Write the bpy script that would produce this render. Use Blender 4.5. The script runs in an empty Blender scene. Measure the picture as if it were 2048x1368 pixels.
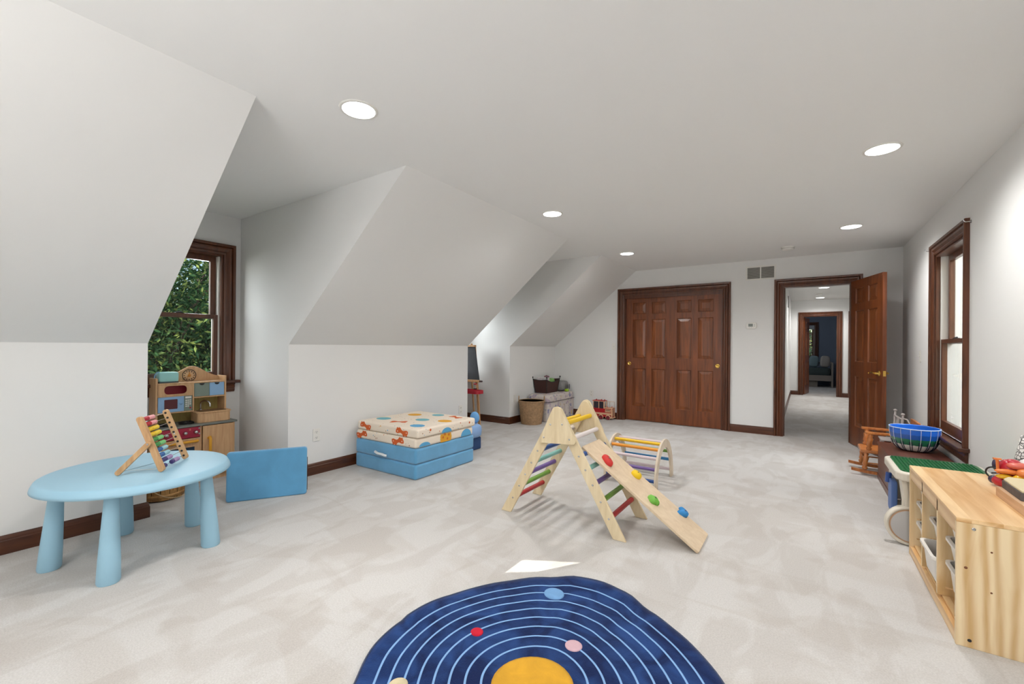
import bpy, math, random
from mathutils import Matrix, Vector
random.seed(7)
PI = math.pi
S = bpy.context.scene
COL = S.collection

# ------------------------------------------------------------------ camera, world, sun, large lights, exposure
def make_camera():
    f, yaw, pit, rol, cy, H = 866.863, 0.59285, 0.0011, 0.0081, 691.52, 1.2003
    c, s = math.cos(yaw), math.sin(yaw)
    fw = Vector((-s * math.cos(pit), c * math.cos(pit), math.sin(pit)))
    r = Vector((c, s, 0)); u = r.cross(fw)
    r2 = r * math.cos(rol) + u * math.sin(rol); u2 = -r * math.sin(rol) + u * math.cos(rol)
    cam = bpy.data.cameras.new('camera'); o = bpy.data.objects.new('camera', cam); COL.objects.link(o)
    m = Matrix((r2, u2, -fw)).transposed().to_4x4(); m.translation = (0, 0, H)
    o.matrix_world = m
    cam.sensor_width = 36; cam.lens = f / 2048 * 36; cam.shift_y = (cy - 684) / 2048
    cam.clip_start = 0.05; cam.clip_end = 200
    S.camera = o
make_camera()
S.view_settings.view_transform = 'Standard'; S.view_settings.look = 'None'
S.view_settings.gamma = 1; S.view_settings.use_curve_mapping = False
S.view_settings.exposure = 0.0
W = bpy.data.worlds.new('sky'); S.world = W; W.use_nodes = True
_n = W.node_tree.nodes; _sky = _n.new('ShaderNodeTexSky'); _sky.sky_type = 'NISHITA'
_sky.sun_disc = False; _sky.sun_elevation = math.radians(24); _sky.sun_rotation = math.radians(180)
W.node_tree.links.new(_sky.outputs[0], _n['Background'].inputs[0]); _n['Background'].inputs[1].default_value = 0.22
SUN_D = Vector((0.08, 1.0, -0.36))
def light(name, kind, loc, energy, color=(1, 1, 1), size=None, aim=None, portal=False, angle=None):
    l = bpy.data.lights.new(name, kind); l.energy = energy; l.color = color
    if kind == 'AREA':
        l.shape = 'RECTANGLE'; l.size, l.size_y = size
        if portal: l.cycles.is_portal = True
    if angle is not None: l.angle = angle
    o = bpy.data.objects.new(name, l); COL.objects.link(o); o.location = loc
    o.rotation_euler = Vector(aim).to_track_quat('-Z', 'Z' if abs(aim[2]) < .9 else 'Y').to_euler()
    return o
light('sun', 'SUN', (0, -6, 6), 10.0, (1, .96, .88), aim=SUN_D, angle=math.radians(.06))
# soft fill lamp added behind the viewpoint, standing in for unbuilt windows
light('fill_rear', 'AREA', (-1.3, -2.28, 1.45), 13, (1, .99, .975), (3.6, 1.7), (0, 1, 0))
# fill lamp added behind the viewpoint, aimed up to brighten the ceiling
light('fill_ceiling', 'AREA', (-1.2, -1.3, 1.5), 36, (1, .992, .983), (.8, .8), (0, .45, 1))
# lamps added outside the dormers and side window to boost the daylight indoors
light('fill_dormer', 'AREA', (-6.1, -.4, 2.6), 190, (.97, .985, 1), (3.0, 2.2), (2.0, 2.35, -1.35))
light('fill_dormer_far', 'AREA', (-6.1, 3.05, 2.6), 480, (.97, .985, 1), (3.0, 2.2), (2.0, 2.35, -1.35))
light('fill_side', 'AREA', (2.6, 4.2, 3.0), 120, (.97, .99, 1), (1.5, 1.2), (-1.0, .45, -1.0))
light('fill_bedroom', 'AREA', (-1.1, 15.2, 1.7), 7, (.9, .95, 1), (.8, 1.0), (1.0, .5, -.15))  # fill lamp added out of view to brighten the bedroom
light('portal_dormer', 'AREA', (-4.84, 1.57, 1.45), 1, size=(.8, 1.3), aim=(1, 0, 0), portal=True)
light('portal_dormer_far', 'AREA', (-4.84, 5.01, 1.45), 1, size=(.8, 1.3), aim=(1, 0, 0), portal=True)
light('portal_right', 'AREA', (1.2, 4.97, 1.3), 1, size=(1.0, 1.7), aim=(-1, 0, 0), portal=True)
light('portal_bedroom', 'AREA', (-.1, 17.75, 1.35), 1, size=(1.1, 1.3), aim=(0, -1, 0), portal=True)

# ------------------------------------------------------------------ helpers
def C(h, k=1.0):
    h = h.lstrip('#'); r = []
    for i in (0, 2, 4):
        c = int(h[i:i+2], 16) / 255; c = c / 12.92 if c <= .04045 else ((c + .055) / 1.055) ** 2.4
        r.append(min(1, c * k))
    return (*r, 1)
def newmat(name):
    m = bpy.data.materials.new(name); m.use_nodes = True
    return m, m.node_tree, m.node_tree.nodes['Principled BSDF']
def bumpit(nt, bs, scale, strength, dist=.002, coord=None):
    n = nt.nodes.new('ShaderNodeTexNoise'); n.inputs['Scale'].default_value = scale; n.inputs['Detail'].default_value = 3
    if coord is None:
        tc = nt.nodes.new('ShaderNodeTexCoord'); coord = tc.outputs['Object']
    nt.links.new(coord, n.inputs['Vector'])
    b = nt.nodes.new('ShaderNodeBump'); b.inputs['Strength'].default_value = strength; b.inputs['Distance'].default_value = dist
    nt.links.new(n.outputs[0], b.inputs['Height']); nt.links.new(b.outputs[0], bs.inputs['Normal'])
def M(name, col, rough=.55, metal=0, var=0, vs=6, bump=0, bs_=120, bd=.002, coat=0, sheen=0, spec=None):
    m, nt, bs = newmat(name); col = C(col) if isinstance(col, str) else col
    bs.inputs['Base Color'].default_value = col; bs.inputs['Roughness'].default_value = rough
    bs.inputs['Metallic'].default_value = metal; bs.inputs['Coat Weight'].default_value = coat
    bs.inputs['Sheen Weight'].default_value = sheen
    if spec is not None: bs.inputs['Specular IOR Level'].default_value = spec
    if var:
        tc = nt.nodes.new('ShaderNodeTexCoord'); n = nt.nodes.new('ShaderNodeTexNoise'); n.inputs['Scale'].default_value = vs
        n.inputs['Detail'].default_value = 4; n.inputs['Distortion'].default_value = .6
        nt.links.new(tc.outputs['Object'], n.inputs['Vector'])
        r = nt.nodes.new('ShaderNodeValToRGB'); r.color_ramp.elements[0].position = .3; r.color_ramp.elements[1].position = .7
        r.color_ramp.elements[0].color = tuple(c * (1 - var) for c in col[:3]) + (1,)
        r.color_ramp.elements[1].color = tuple(min(1, c * (1 + var)) for c in col[:3]) + (1,)
        nt.links.new(n.outputs[0], r.inputs[0]); nt.links.new(r.outputs[0], bs.inputs['Base Color'])
    if bump: bumpit(nt, bs, bs_, bump, bd)
    return m
def WD(name, dark, light_, axis='Z', scale=9, rough=.35, stretch=14, coat=.2, wave=0, bump=.05, boards=None):
    m, nt, bs = newmat(name)
    tc_ = nt.nodes.new('ShaderNodeTexCoord'); tc = boarded(nt, tc_, *boards) if boards else tc_; mp = nt.nodes.new('ShaderNodeMapping')
    sc = [scale] * 3; sc['XYZ'.index(axis)] = scale / stretch; mp.inputs['Scale'].default_value = sc
    nt.links.new(tc.outputs['Object'], mp.inputs[0])
    n = nt.nodes.new('ShaderNodeTexNoise'); n.inputs['Scale'].default_value = 3; n.inputs['Detail'].default_value = 7
    n.inputs['Distortion'].default_value = 1.1; nt.links.new(mp.outputs[0], n.inputs['Vector'])
    fac = n.outputs[0]
    if wave:
        w = nt.nodes.new('ShaderNodeTexWave'); w.wave_type = 'RINGS'; w.rings_direction = axis if axis in 'XYZ' else 'Z'
        w.inputs['Scale'].default_value = wave; w.inputs['Distortion'].default_value = 7; w.inputs['Detail'].default_value = 2
        w.inputs['Detail Scale'].default_value = .8
        mp2 = nt.nodes.new('ShaderNodeMapping'); s2 = [1.0] * 3; s2['XYZ'.index(axis)] = .16; mp2.inputs['Scale'].default_value = s2
        mp2.inputs['Location'].default_value = (.13, .21, .07)
        nt.links.new(tc.outputs['Object'], mp2.inputs[0]); nt.links.new(mp2.outputs[0], w.inputs['Vector'])
        mx = nt.nodes.new('ShaderNodeMix'); mx.data_type = 'FLOAT'; mx.inputs[0].default_value = .38
        nt.links.new(n.outputs[0], mx.inputs[2]); nt.links.new(w.outputs[1], mx.inputs[3]); fac = mx.outputs[0]
    r = nt.nodes.new('ShaderNodeValToRGB'); e = r.color_ramp.elements
    e[0].position = .25; e[0].color = C(dark); e[1].position = .72; e[1].color = C(light_)
    nt.links.new(fac, r.inputs[0]); nt.links.new(r.outputs[0], bs.inputs['Base Color'])
    bs.inputs['Roughness'].default_value = rough; bs.inputs['Coat Weight'].default_value = coat; bs.inputs['Coat Roughness'].default_value = .25
    if bump:
        b = nt.nodes.new('ShaderNodeBump'); b.inputs['Strength'].default_value = bump; b.inputs['Distance'].default_value = .001
        nt.links.new(fac, b.inputs['Height']); nt.links.new(b.outputs[0], bs.inputs['Normal'])
    return m
def boarded(nt, tc, axis, w):
    # every glued board gets its own slice of the grain
    sp = nt.nodes.new('ShaderNodeSeparateXYZ'); nt.links.new(tc.outputs['Object'], sp.inputs[0])
    d = nt.nodes.new('ShaderNodeMath'); d.operation = 'DIVIDE'; d.inputs[1].default_value = w; nt.links.new(sp.outputs[axis], d.inputs[0])
    f = nt.nodes.new('ShaderNodeMath'); f.operation = 'FLOOR'; nt.links.new(d.outputs[0], f.inputs[0])
    wn = nt.nodes.new('ShaderNodeTexWhiteNoise'); wn.noise_dimensions = '1D'; nt.links.new(f.outputs[0], wn.inputs['W'])
    sc = nt.nodes.new('ShaderNodeVectorMath'); sc.operation = 'SCALE'; sc.inputs['Scale'].default_value = .9; nt.links.new(wn.outputs['Color'], sc.inputs[0])
    ad = nt.nodes.new('ShaderNodeVectorMath'); ad.operation = 'ADD'; nt.links.new(tc.outputs['Object'], ad.inputs[0]); nt.links.new(sc.outputs[0], ad.inputs[1])
    class R_: outputs = {'Object': ad.outputs[0]}
    return R_
def EM(name, col, strength):
    m, nt, bs = newmat(name); bs.inputs['Base Color'].default_value = (.9, .9, .9, 1)
    bs.inputs['Emission Color'].default_value = col; bs.inputs['Emission Strength'].default_value = strength
    return m

XF = {}
def reg(o, m): XF[o.name] = m
def tag(o, label=None, cat=None, group=None, kind=None):
    if label: o['label'] = label
    if cat: o['category'] = cat
    if group: o['group'] = group
    if kind: o['kind'] = kind
    return o
def thing(name, label, cat, loc=(0, 0, 0), rotz=0, group=None, kind=None):
    o = bpy.data.objects.new(name, None); COL.objects.link(o); o.location = loc; o.rotation_euler = (0, 0, rotz)
    o.empty_display_size = .05
    reg(o, Matrix.Translation(loc) @ Matrix.Rotation(rotz, 4, 'Z'))
    return tag(o, label, cat, group, kind)
def link(name, data, parent=None, mat4=None):
    o = bpy.data.objects.new(name, data); COL.objects.link(o)
    if parent is not None: o.parent = parent
    if mat4 is not None: o.matrix_local = mat4
    reg(o, XF[parent.name] if parent is not None else Matrix.Identity(4))
    return o
class B:
    def __init__(s, T=None): s.v = []; s.f = []; s.s = []; s.uv = None; s.T = T
    def add(s, vs, fs, smooth=False, T=None):
        k = len(s.v); T = T if T is not None else s.T
        s.v += [T @ Vector(p) for p in vs] if T is not None else [Vector(p) for p in vs]
        s.f += [[k + i for i in f] for f in fs]; s.s += [smooth] * len(fs); return s
    def box(s, a, b, T=None):
        x0, x1 = sorted((a[0], b[0])); y0, y1 = sorted((a[1], b[1])); z0, z1 = sorted((a[2], b[2]))
        return s.hexa([(x0, y0, z0), (x1, y0, z0), (x1, y1, z0), (x0, y1, z0)], [(x0, y0, z1), (x1, y0, z1), (x1, y1, z1), (x0, y1, z1)], T)
    def hexa(s, lo, hi, T=None):
        return s.add(list(lo) + list(hi), [(3, 2, 1, 0), (4, 5, 6, 7), (0, 1, 5, 4), (1, 2, 6, 5), (2, 3, 7, 6), (3, 0, 4, 7)], False, T)
    def prism(s, poly, axis, lo, hi, T=None, smooth=False):
        n = len(poly)
        def P(p, t): return {'x': (t, p[0], p[1]), 'y': (p[0], t, p[1]), 'z': (p[0], p[1], t)}[axis]
        vs = [P(p, lo) for p in poly] + [P(p, hi) for p in poly]
        area = sum(poly[i][0] * poly[(i + 1) % n][1] - poly[(i + 1) % n][0] * poly[i][1] for i in range(n))
        flip = (area < 0) != (axis == 'y')
        fs = [list(range(n))[::-1], list(range(n, 2 * n))] + [(i, (i + 1) % n, n + (i + 1) % n, n + i) for i in range(n)]
        if flip: fs = [tuple(f)[::-1] for f in fs]
        k0 = len(s.f); s.add(vs, fs, False, T)
        if smooth:
            for i in range(k0 + 2, len(s.f)): s.s[i] = True
        return s
    def tube(s, pts, r, seg=10, closed=False, cap=True, T=None):
        pts = [Vector(p) for p in pts]; n = len(pts); rs = r if isinstance(r, (list, tuple)) else [r] * n
        vs = []; fs = []; up = None
        for i, p in enumerate(pts):
            if closed: d = pts[(i + 1) % n] - pts[i - 1]
            else: d = pts[min(i + 1, n - 1)] - pts[max(i - 1, 0)]
            d.normalize()
            if up is None: up = Vector((0, 0, 1)) if abs(d.z) < .9 else Vector((1, 0, 0))
            a = d.cross(up)
            if a.length < 1e-5: a = d.cross(Vector((1, 0, 0)))
            a.normalize(); b = a.cross(d); up = b
            vs += [p + (a * math.cos(t) + b * math.sin(t)) * rs[i] for t in (2 * PI * j / seg for j in range(seg))]
        m = n if closed else n - 1
        for i in range(m):
            for j in range(seg):
                k = (i + 1) % n; fs.append((i * seg + j, k * seg + j, k * seg + (j + 1) % seg, i * seg + (j + 1) % seg))
        s.add(vs, fs, True, T)
        if cap and not closed:
            s.add(vs[:seg], [tuple(range(seg))], False, T); s.add(vs[-seg:], [tuple(range(seg))[::-1]], False, T)
        return s
    def lathe(s, prof, seg=24, T=None, c=(0, 0, 0), mod=None, smooth=True):
        vs = []; n = len(prof)
        for i, (r, z) in enumerate(prof):
            for j in range(seg):
                t = 2 * PI * j / seg; q = r * (mod(i, t) if mod else 1)
                vs.append((c[0] + q * math.cos(t), c[1] + q * math.sin(t), c[2] + z))
        fs = [(i * seg + j, i * seg + (j + 1) % seg, (i + 1) * seg + (j + 1) % seg, (i + 1) * seg + j) for i in range(n - 1) for j in range(seg)]
        s.add(vs, fs, smooth, T)
        if prof[0][0] > 1e-4: s.add(vs[:seg], [tuple(range(seg))[::-1]], False, T)
        if prof[-1][0] > 1e-4: s.add(vs[-seg:], [tuple(range(seg))], False, T)
        return s
    def ball(s, c, r, T=None, seg=14, rings=8):
        r = (r, r, r) if not isinstance(r, (tuple, list)) else r
        vs = []; fs = []
        for i in range(rings + 1):
            a = PI * i / rings - PI / 2
            for j in range(seg):
                t = 2 * PI * j / seg
                vs.append((c[0] + r[0] * math.cos(a) * math.cos(t), c[1] + r[1] * math.cos(a) * math.sin(t), c[2] + r[2] * math.sin(a)))
        for i in range(rings):
            for j in range(seg): fs.append((i * seg + j, i * seg + (j + 1) % seg, (i + 1) * seg + (j + 1) % seg, (i + 1) * seg + j))
        return s.add(vs, fs, True, T)
    def grid(s, fn, nu, nv, T=None, smooth=True):
        vs = [fn(i / nu, j / nv) for i in range(nu + 1) for j in range(nv + 1)]
        fs = [(i * (nv + 1) + j, (i + 1) * (nv + 1) + j, (i + 1) * (nv + 1) + j + 1, i * (nv + 1) + j + 1) for i in range(nu) for j in range(nv)]
        return s.add(vs, fs, smooth, T)
    def pillow(s, lo, hi, puff=.2, n=10, T=None, e=.35):
        # a rounded, puffed box
        cx, cy, cz = [(a + b) / 2 for a, b in zip(lo, hi)]; hx, hy, hz = [(b - a) / 2 for a, b in zip(lo, hi)]
        def sp(c): return math.copysign(abs(c) ** e, c)
        def fn(u, v):
            a = (u - .5) * PI; t = v * 2 * PI
            return (cx + hx * sp(math.cos(a)) * sp(math.cos(t)), cy + hy * sp(math.cos(a)) * sp(math.sin(t)), cz + hz * sp(math.sin(a)))
        return s.grid(lambda u, v: fn(u, 1 - v), n * 2, n * 4, T)
    def mesh(s, name):
        m = bpy.data.meshes.new(name); m.from_pydata([tuple(v) for v in s.v], [], [tuple(f) for f in s.f])
        m.polygons.foreach_set('use_smooth', s.s); m.update(); return m
    def build(s, name, mat, parent=None, bevel=0, local=False, label=None, weld=False, seg=2):
        if parent is not None and not local:
            inv = XF[parent.name].inverted(); s.v = [inv @ v for v in s.v]
        m = s.mesh(name); m.materials.append(mat)
        o = link(name, m, parent)
        if weld:
            w = o.modifiers.new('weld', 'WELD'); w.merge_threshold = 1e-5
        if bevel:
            b = o.modifiers.new('bevel', 'BEVEL'); b.width = bevel; b.segments = seg; b.limit_method = 'ANGLE'; b.angle_limit = math.radians(40)
            b.harden_normals = False
        if label: o['label'] = label
        return o
def T3(loc=(0, 0, 0), rz=0, rx=0, ry=0):
    return Matrix.Translation(loc) @ Matrix.Rotation(rz, 4, 'Z') @ Matrix.Rotation(ry, 4, 'Y') @ Matrix.Rotation(rx, 4, 'X')
def AL(p0, p1):
    p0 = Vector(p0); d = Vector(p1) - p0
    return Matrix.Translation(p0) @ d.to_track_quat('Z', 'Y').to_matrix().to_4x4()
def rrect(x0, x1, y0, y1, r, n=5):
    pts = []
    for cx, cy, a0 in ((x1 - r, y0 + r, -90), (x1 - r, y1 - r, 0), (x0 + r, y1 - r, 90), (x0 + r, y0 + r, 180)):
        for i in range(n + 1):
            a = math.radians(a0 + 90 * i / n); pts.append((cx + r * math.cos(a), cy + r * math.sin(a)))
    return pts
def circ(cx, cy, r, n=20, ry=None): return [(cx + r * math.cos(2 * PI * i / n), cy + (ry or r) * math.sin(2 * PI * i / n)) for i in range(n)]
def struct(name, b, mat, bevel=0, parent=None, label=None):
    o = b.build(name, mat, parent, bevel)
    if parent is None: o['kind'] = 'structure'
    if label: o['label'] = label
    return o
def casing(b, x0, x1, z0, z1, prof, closed=False, T=None):
    # profile points (outward from the opening, depth from the wall); local x along wall, -y into the room
    loops = []
    for u, d in prof:
        if closed: loops.append([(x0 - u, -d, z0 - u), (x0 - u, -d, z1 + u), (x1 + u, -d, z1 + u), (x1 + u, -d, z0 - u)])
        else: loops.append([(x0 - u, -d, z0), (x0 - u, -d, z1 + u), (x1 + u, -d, z1 + u), (x1 + u, -d, z0)])
    n = 4; vs = [p for l in loops for p in l]; fs = []
    for i in range(len(loops) - 1):
        for j in range(n if closed else n - 1):
            k = (j + 1) % n; fs.append((i * n + j, (i + 1) * n + j, (i + 1) * n + k, i * n + k))
    b.add(vs, fs, False, T)
    if not closed:
        for j in (0, 3): b.add([l[j] for l in loops], [tuple(range(len(loops)))], False, T)
    return b
PROF = [(0, 0), (0, .012), (.015, .018), (.019, .008), (.029, .007), (.048, .020), (.064, .022), (.068, .013), (.076, .030), (.095, .032), (.1, .027), (.1, 0)]
BASEP = [(0, 0), (.016, 0), (.016, .075), (.0125, .081), (.0125, .088), (.008, .1), (.004, .106), (0, .106)]
def baseboard(name, pts, mat, label=None):
    # pts: plan polyline; the room lies to the left of the direction of travel
    pts = [Vector(p) for p in pts]; n = len(pts); dirs = [(pts[i + 1] - pts[i]).normalized() for i in range(n - 1)]
    off = []
    for i in range(n):
        a = dirs[max(i - 1, 0)]; c = dirs[min(i, n - 2)]
        na = Vector((-a.y, a.x)); nc = Vector((-c.y, c.x)); m = (na + nc); m = m / m.dot(nc) if m.length > .1 else nc
        off.append(m)
    b = B(); k = len(BASEP)
    vs = [(p.x + o.x * d, p.y + o.y * d, z) for p, o in zip(pts, off) for d, z in BASEP]
    fs = [(i * k + j, i * k + (j + 1) % k, (i + 1) * k + (j + 1) % k, (i + 1) * k + j) for i in range(n - 1) for j in range(k)]
    fs = [f[::-1] for f in fs]
    b.add(vs, fs); b.add(vs[:k], [tuple(range(k))]); b.add(vs[-k:], [tuple(range(k))[::-1]])
    return struct(name, b, mat, label=label)

# ------------------------------------------------------------------ materials
wall_m = M('wall_paint', (.80, .797, .783, 1), .92, bump=.05, bs_=180, bd=.001, spec=.2)
ceil_m = M('ceiling_paint', (.86, .858, .846, 1), .95, bump=.04, bs_=140, bd=.001, spec=.15)
blue_m = M('bedroom_paint', '#7f8a9c', .9)
trim_m = WD('stained_trim', '#40200f', '#6a3a1f', 'Z', 8, .34, 10, .2)
trimh_m = WD('stained_baseboard', '#3c1d10', '#603319', 'Y', 8, .36, 10, .2)
trimx_m = WD('stained_trim_across', '#3c1d10', '#603319', 'X', 8, .36, 10, .2)
door_m = WD('stained_door', '#542810', '#884820', 'Z', 7, .36, 12, .15)
doorp_m = WD('stained_door_panel', '#50260f', '#8f4e23', 'Z', 6, .32, 14, .2)
pine_m = WD('pine', '#d0aa74', '#f0dab2', 'Z', 9, .5, 12, .05, wave=8, boards=('Y', .092))
pineY_m = WD('pine_top', '#d0a066', '#efcd9b', 'Y', 9, .4, 12, .15, wave=7, boards=('X', .088))
birch_m = WD('birch_plywood', '#d3bd95', '#ead9b6', 'Z', 7, .55, 8, .05)
beech_m = WD('beech', '#b98a5c', '#d9ae7e', 'Z', 12, .5, 8, .1)
kitw_m = WD('kitchen_beech', '#c0946a', '#d8b084', 'Z', 14, .55, 10, .05)
maple_m = WD('honey_maple', '#9a5524', '#c47b3e', 'Z', 10, .35, 6, .4)
chest_m = WD('chest_brown', '#4a261c', '#6b3a2c', 'Y', 6, .4, 10, .25)
brass_m = M('brass', '#ecc265', .22, 1)
steel_m = M('steel', '#c8c8c8', .2, 1)
whitep_m = M('white_plastic', '#e6e4de', .4)
black_m = M('black_plastic', '#1b1a1c', .45)
def glass_mat():
    m, nt, bs = newmat('window_glass'); nt.nodes.remove(bs); out = nt.nodes['Material Output']
    tr = nt.nodes.new('ShaderNodeBsdfTransparent'); gl = nt.nodes.new('ShaderNodeBsdfGlossy'); gl.inputs['Roughness'].default_value = .02
    fr = nt.nodes.new('ShaderNodeFresnel'); fr.inputs[0].default_value = 1.35; mx = nt.nodes.new('ShaderNodeMixShader')
    tr.inputs[0].default_value = (.95, .97, .97, 1)
    ge = nt.nodes.new('ShaderNodeNewGeometry'); ml = nt.nodes.new('ShaderNodeMath'); ml.operation = 'SUBTRACT'; ml.use_clamp = True
    nt.links.new(fr.outputs[0], ml.inputs[0]); nt.links.new(ge.outputs['Backfacing'], ml.inputs[1])
    nt.links.new(ml.outputs[0], mx.inputs[0]); nt.links.new(tr.outputs[0], mx.inputs[1]); nt.links.new(gl.outputs[0], mx.inputs[2])
    nt.links.new(mx.outputs[0], out.inputs[0]); return m
glass_m = glass_mat()
def carpet_mat():
    m, nt, bs = newmat('carpet'); tc = nt.nodes.new('ShaderNodeTexCoord'); L = nt.links
    def noise(sc, det, dist, vec, rot=None, scl=None):
        if rot is not None:
            mp = nt.nodes.new('ShaderNodeMapping'); mp.inputs['Rotation'].default_value = (0, 0, rot); mp.inputs['Scale'].default_value = scl
            L.new(vec, mp.inputs[0]); vec = mp.outputs[0]
        n = nt.nodes.new('ShaderNodeTexNoise'); n.inputs['Scale'].default_value = sc; n.inputs['Detail'].default_value = det
        n.inputs['Distortion'].default_value = dist; L.new(vec, n.inputs['Vector']); return n.outputs[0]
    def ramp(f, a, b, p0, p1):
        r = nt.nodes.new('ShaderNodeValToRGB'); r.color_ramp.elements[0].position = p0; r.color_ramp.elements[1].position = p1
        r.color_ramp.elements[0].color = a; r.color_ramp.elements[1].color = b; L.new(f, r.inputs[0]); return r.outputs[0]
    def mix(a, b, f, t='MULTIPLY'):
        x = nt.nodes.new('ShaderNodeMix'); x.data_type = 'RGBA'; x.blend_type = t
        if isinstance(f, float): x.inputs[0].default_value = f
        else: L.new(f, x.inputs[0])
        L.new(a, x.inputs[6]) if not isinstance(a, tuple) else setattr(x.inputs[6], 'default_value', a)
        L.new(b, x.inputs[7]) if not isinstance(b, tuple) else setattr(x.inputs[7], 'default_value', b)
        return x.outputs[2]
    o = tc.outputs['Object']
    trk = ramp(noise(5.5, 9, .8, o, .6, (1, .42, 1)), (.915, .90, .887, 1), (1, 1, 1, 1), .45, .54)
    trk2 = ramp(noise(2.3, 7, 1.0, o, -.5, (.5, 1.2, 1)), (.94, .925, .91, 1), (1, 1, 1, 1), .45, .51)
    fine = ramp(noise(150, 3, 0, o), (.84, .835, .83, 1), (1, 1, 1, 1), .3, .7)
    base = mix((.63, .611, .59, 1), trk, 1.0); base = mix(base, trk2, 1.0); base = mix(base, fine, 1.0)
    L.new(base, bs.inputs['Base Color']); bs.inputs['Roughness'].default_value = 1; bs.inputs['Sheen Weight'].default_value = .15
    bs.inputs['Specular IOR Level'].default_value = .1
    b = nt.nodes.new('ShaderNodeBump'); b.inputs['Strength'].default_value = .5; b.inputs['Distance'].default_value = .004
    L.new(noise(330, 2, 0, o), b.inputs['Height']); L.new(b.outputs[0], bs.inputs['Normal']); return m
carpet_m = carpet_mat()

# ------------------------------------------------------------------ room shell
XL, XR, YF, XT, XW, HK, CZ = -3.754, .988, 6.974, -2.28, -4.649, 1.2, 2.44
Y1A, Y1B, Y2A, Y2B, YB = 1.0764, 2.0617, 4.5082, 5.5149, -2.4
struct('floor', B().box((-4.9, -2.6, -.1), (3.2, 18.2, 0)), carpet_m)
b = B().box((XT, YB - .1, CZ), (1.2, 7.1, CZ + .12))
for a, c in ((Y1A, Y1B), (Y2A, Y2B)): b.box((XW - .15, a, CZ), (XT, c, CZ + .12))
struct('ceiling', b, ceil_m)
t = .05
for nm, a, c in (('near', YB - .1, Y1A - t), ('middle', Y1B + t, Y2A - t), ('far', Y2B + t, YF)):
    struct('wall_left_' + nm, B().box((XL - .12, a, 0), (XL, c, HK)), wall_m)
    struct('ceiling_slope_' + nm, B().prism([(XL, HK), (XT, CZ), (XT, CZ + .12), (XL - .12, CZ + .12), (XL - .12, HK)], 'y', a, c), wall_m)
ck = [(XW - .15, 0), (XL, 0), (XL, HK), (XT, CZ), (XT - .02, CZ + .12), (XW - .15, CZ + .12)]
for nm, y0, y1 in (('dormer_near', Y1A - t, Y1A), ('dormer', Y1B, Y1B + t), ('far_dormer_near', Y2A - t, Y2A), ('far_dormer', Y2B, Y2B + t)):
    struct('wall_' + nm, B().prism(ck, 'y', y0, y1), wall_m)
def wall_hole(b, axis, p0, p1, a0, a1, z1, holes):
    # a wall slab spanning a0..a1 with rectangular holes (h0, h1, hz0, hz1)
    def bx(u0, u1, v0, v1):
        if u1 - u0 < 1e-4 or v1 - v0 < 1e-4: return
        if axis == 'x': b.box((p0, u0, v0), (p1, u1, v1))
        else: b.box((u0, p0, v0), (u1, p1, v1))
    cur = a0
    for h0, h1, hz0, hz1 in sorted(holes):
        bx(cur, h0, 0, z1); bx(h0, h1, 0, hz0); bx(h0, h1, hz1, z1); cur = h1
    bx(cur, a1, 0, z1); return b
for nm, a, c in (('dormer_window', Y1A, Y1B), ('far_dormer_window', Y2A, Y2B)):
    m_ = (a + c) / 2
    struct('wall_' + nm, wall_hole(B(), 'x', XW - .15, XW, a, c, CZ, [(m_ - .34, m_ + .34, .85, 2.06)]), wall_m)
struct('wall_right', wall_hole(B(), 'x', XR, XR + .15, YB - .1, 7.1, CZ + .1, [(4.534, 5.407, .49, 2.055)]), wall_m)
struct('wall_far', wall_hole(B(), 'y', YF, YF + .12, XL - .9, XR, CZ, [(-2.465, -.99, 0, 2.05), (-.243, .507, 0, 2.045)]), wall_m)
bk = B(); wall_hole(bk, 'y', YB - .12, YB, XL - .12, XR, CZ, [(-1.9, -1.1, .9, 2.05)])  # opening added behind the viewpoint to let the sun sliver in
struct('wall_behind', bk, wall_m)
# unseen panel added, its gap shaped to throw the sun sliver on the carpet
def rear_sun_gap():
    r = thing('sun_gap', 'added panel behind the viewpoint with a gap for the sun', None, kind='structure'); del r['label']
    q = [(-1.650, 1.540), (-1.522, 1.578), (-1.380, 1.664), (-1.662, 1.604)]
    o = [(-1.93, .87), (-1.07, .87), (-1.07, 2.08), (-1.93, 2.08)]
    b = B(); n = 4
    for y in (0, 1): pass
    for i in range(n):
        k = (i + 1) % n
        b.add([(q[i][0], -2.385, q[i][1]), (q[k][0], -2.385, q[k][1]), (o[k][0], -2.385, o[k][1]), (o[i][0], -2.385, o[i][1]),
               (q[i][0], -2.395, q[i][1]), (q[k][0], -2.395, q[k][1]), (o[k][0], -2.395, o[k][1]), (o[i][0], -2.395, o[i][1])],
              [(0, 1, 2, 3), (7, 6, 5, 4), (0, 4, 5, 1), (2, 6, 7, 3)])
    b.build('sun_gap_panel', whitep_m, r)
rear_sun_gap()
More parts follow.
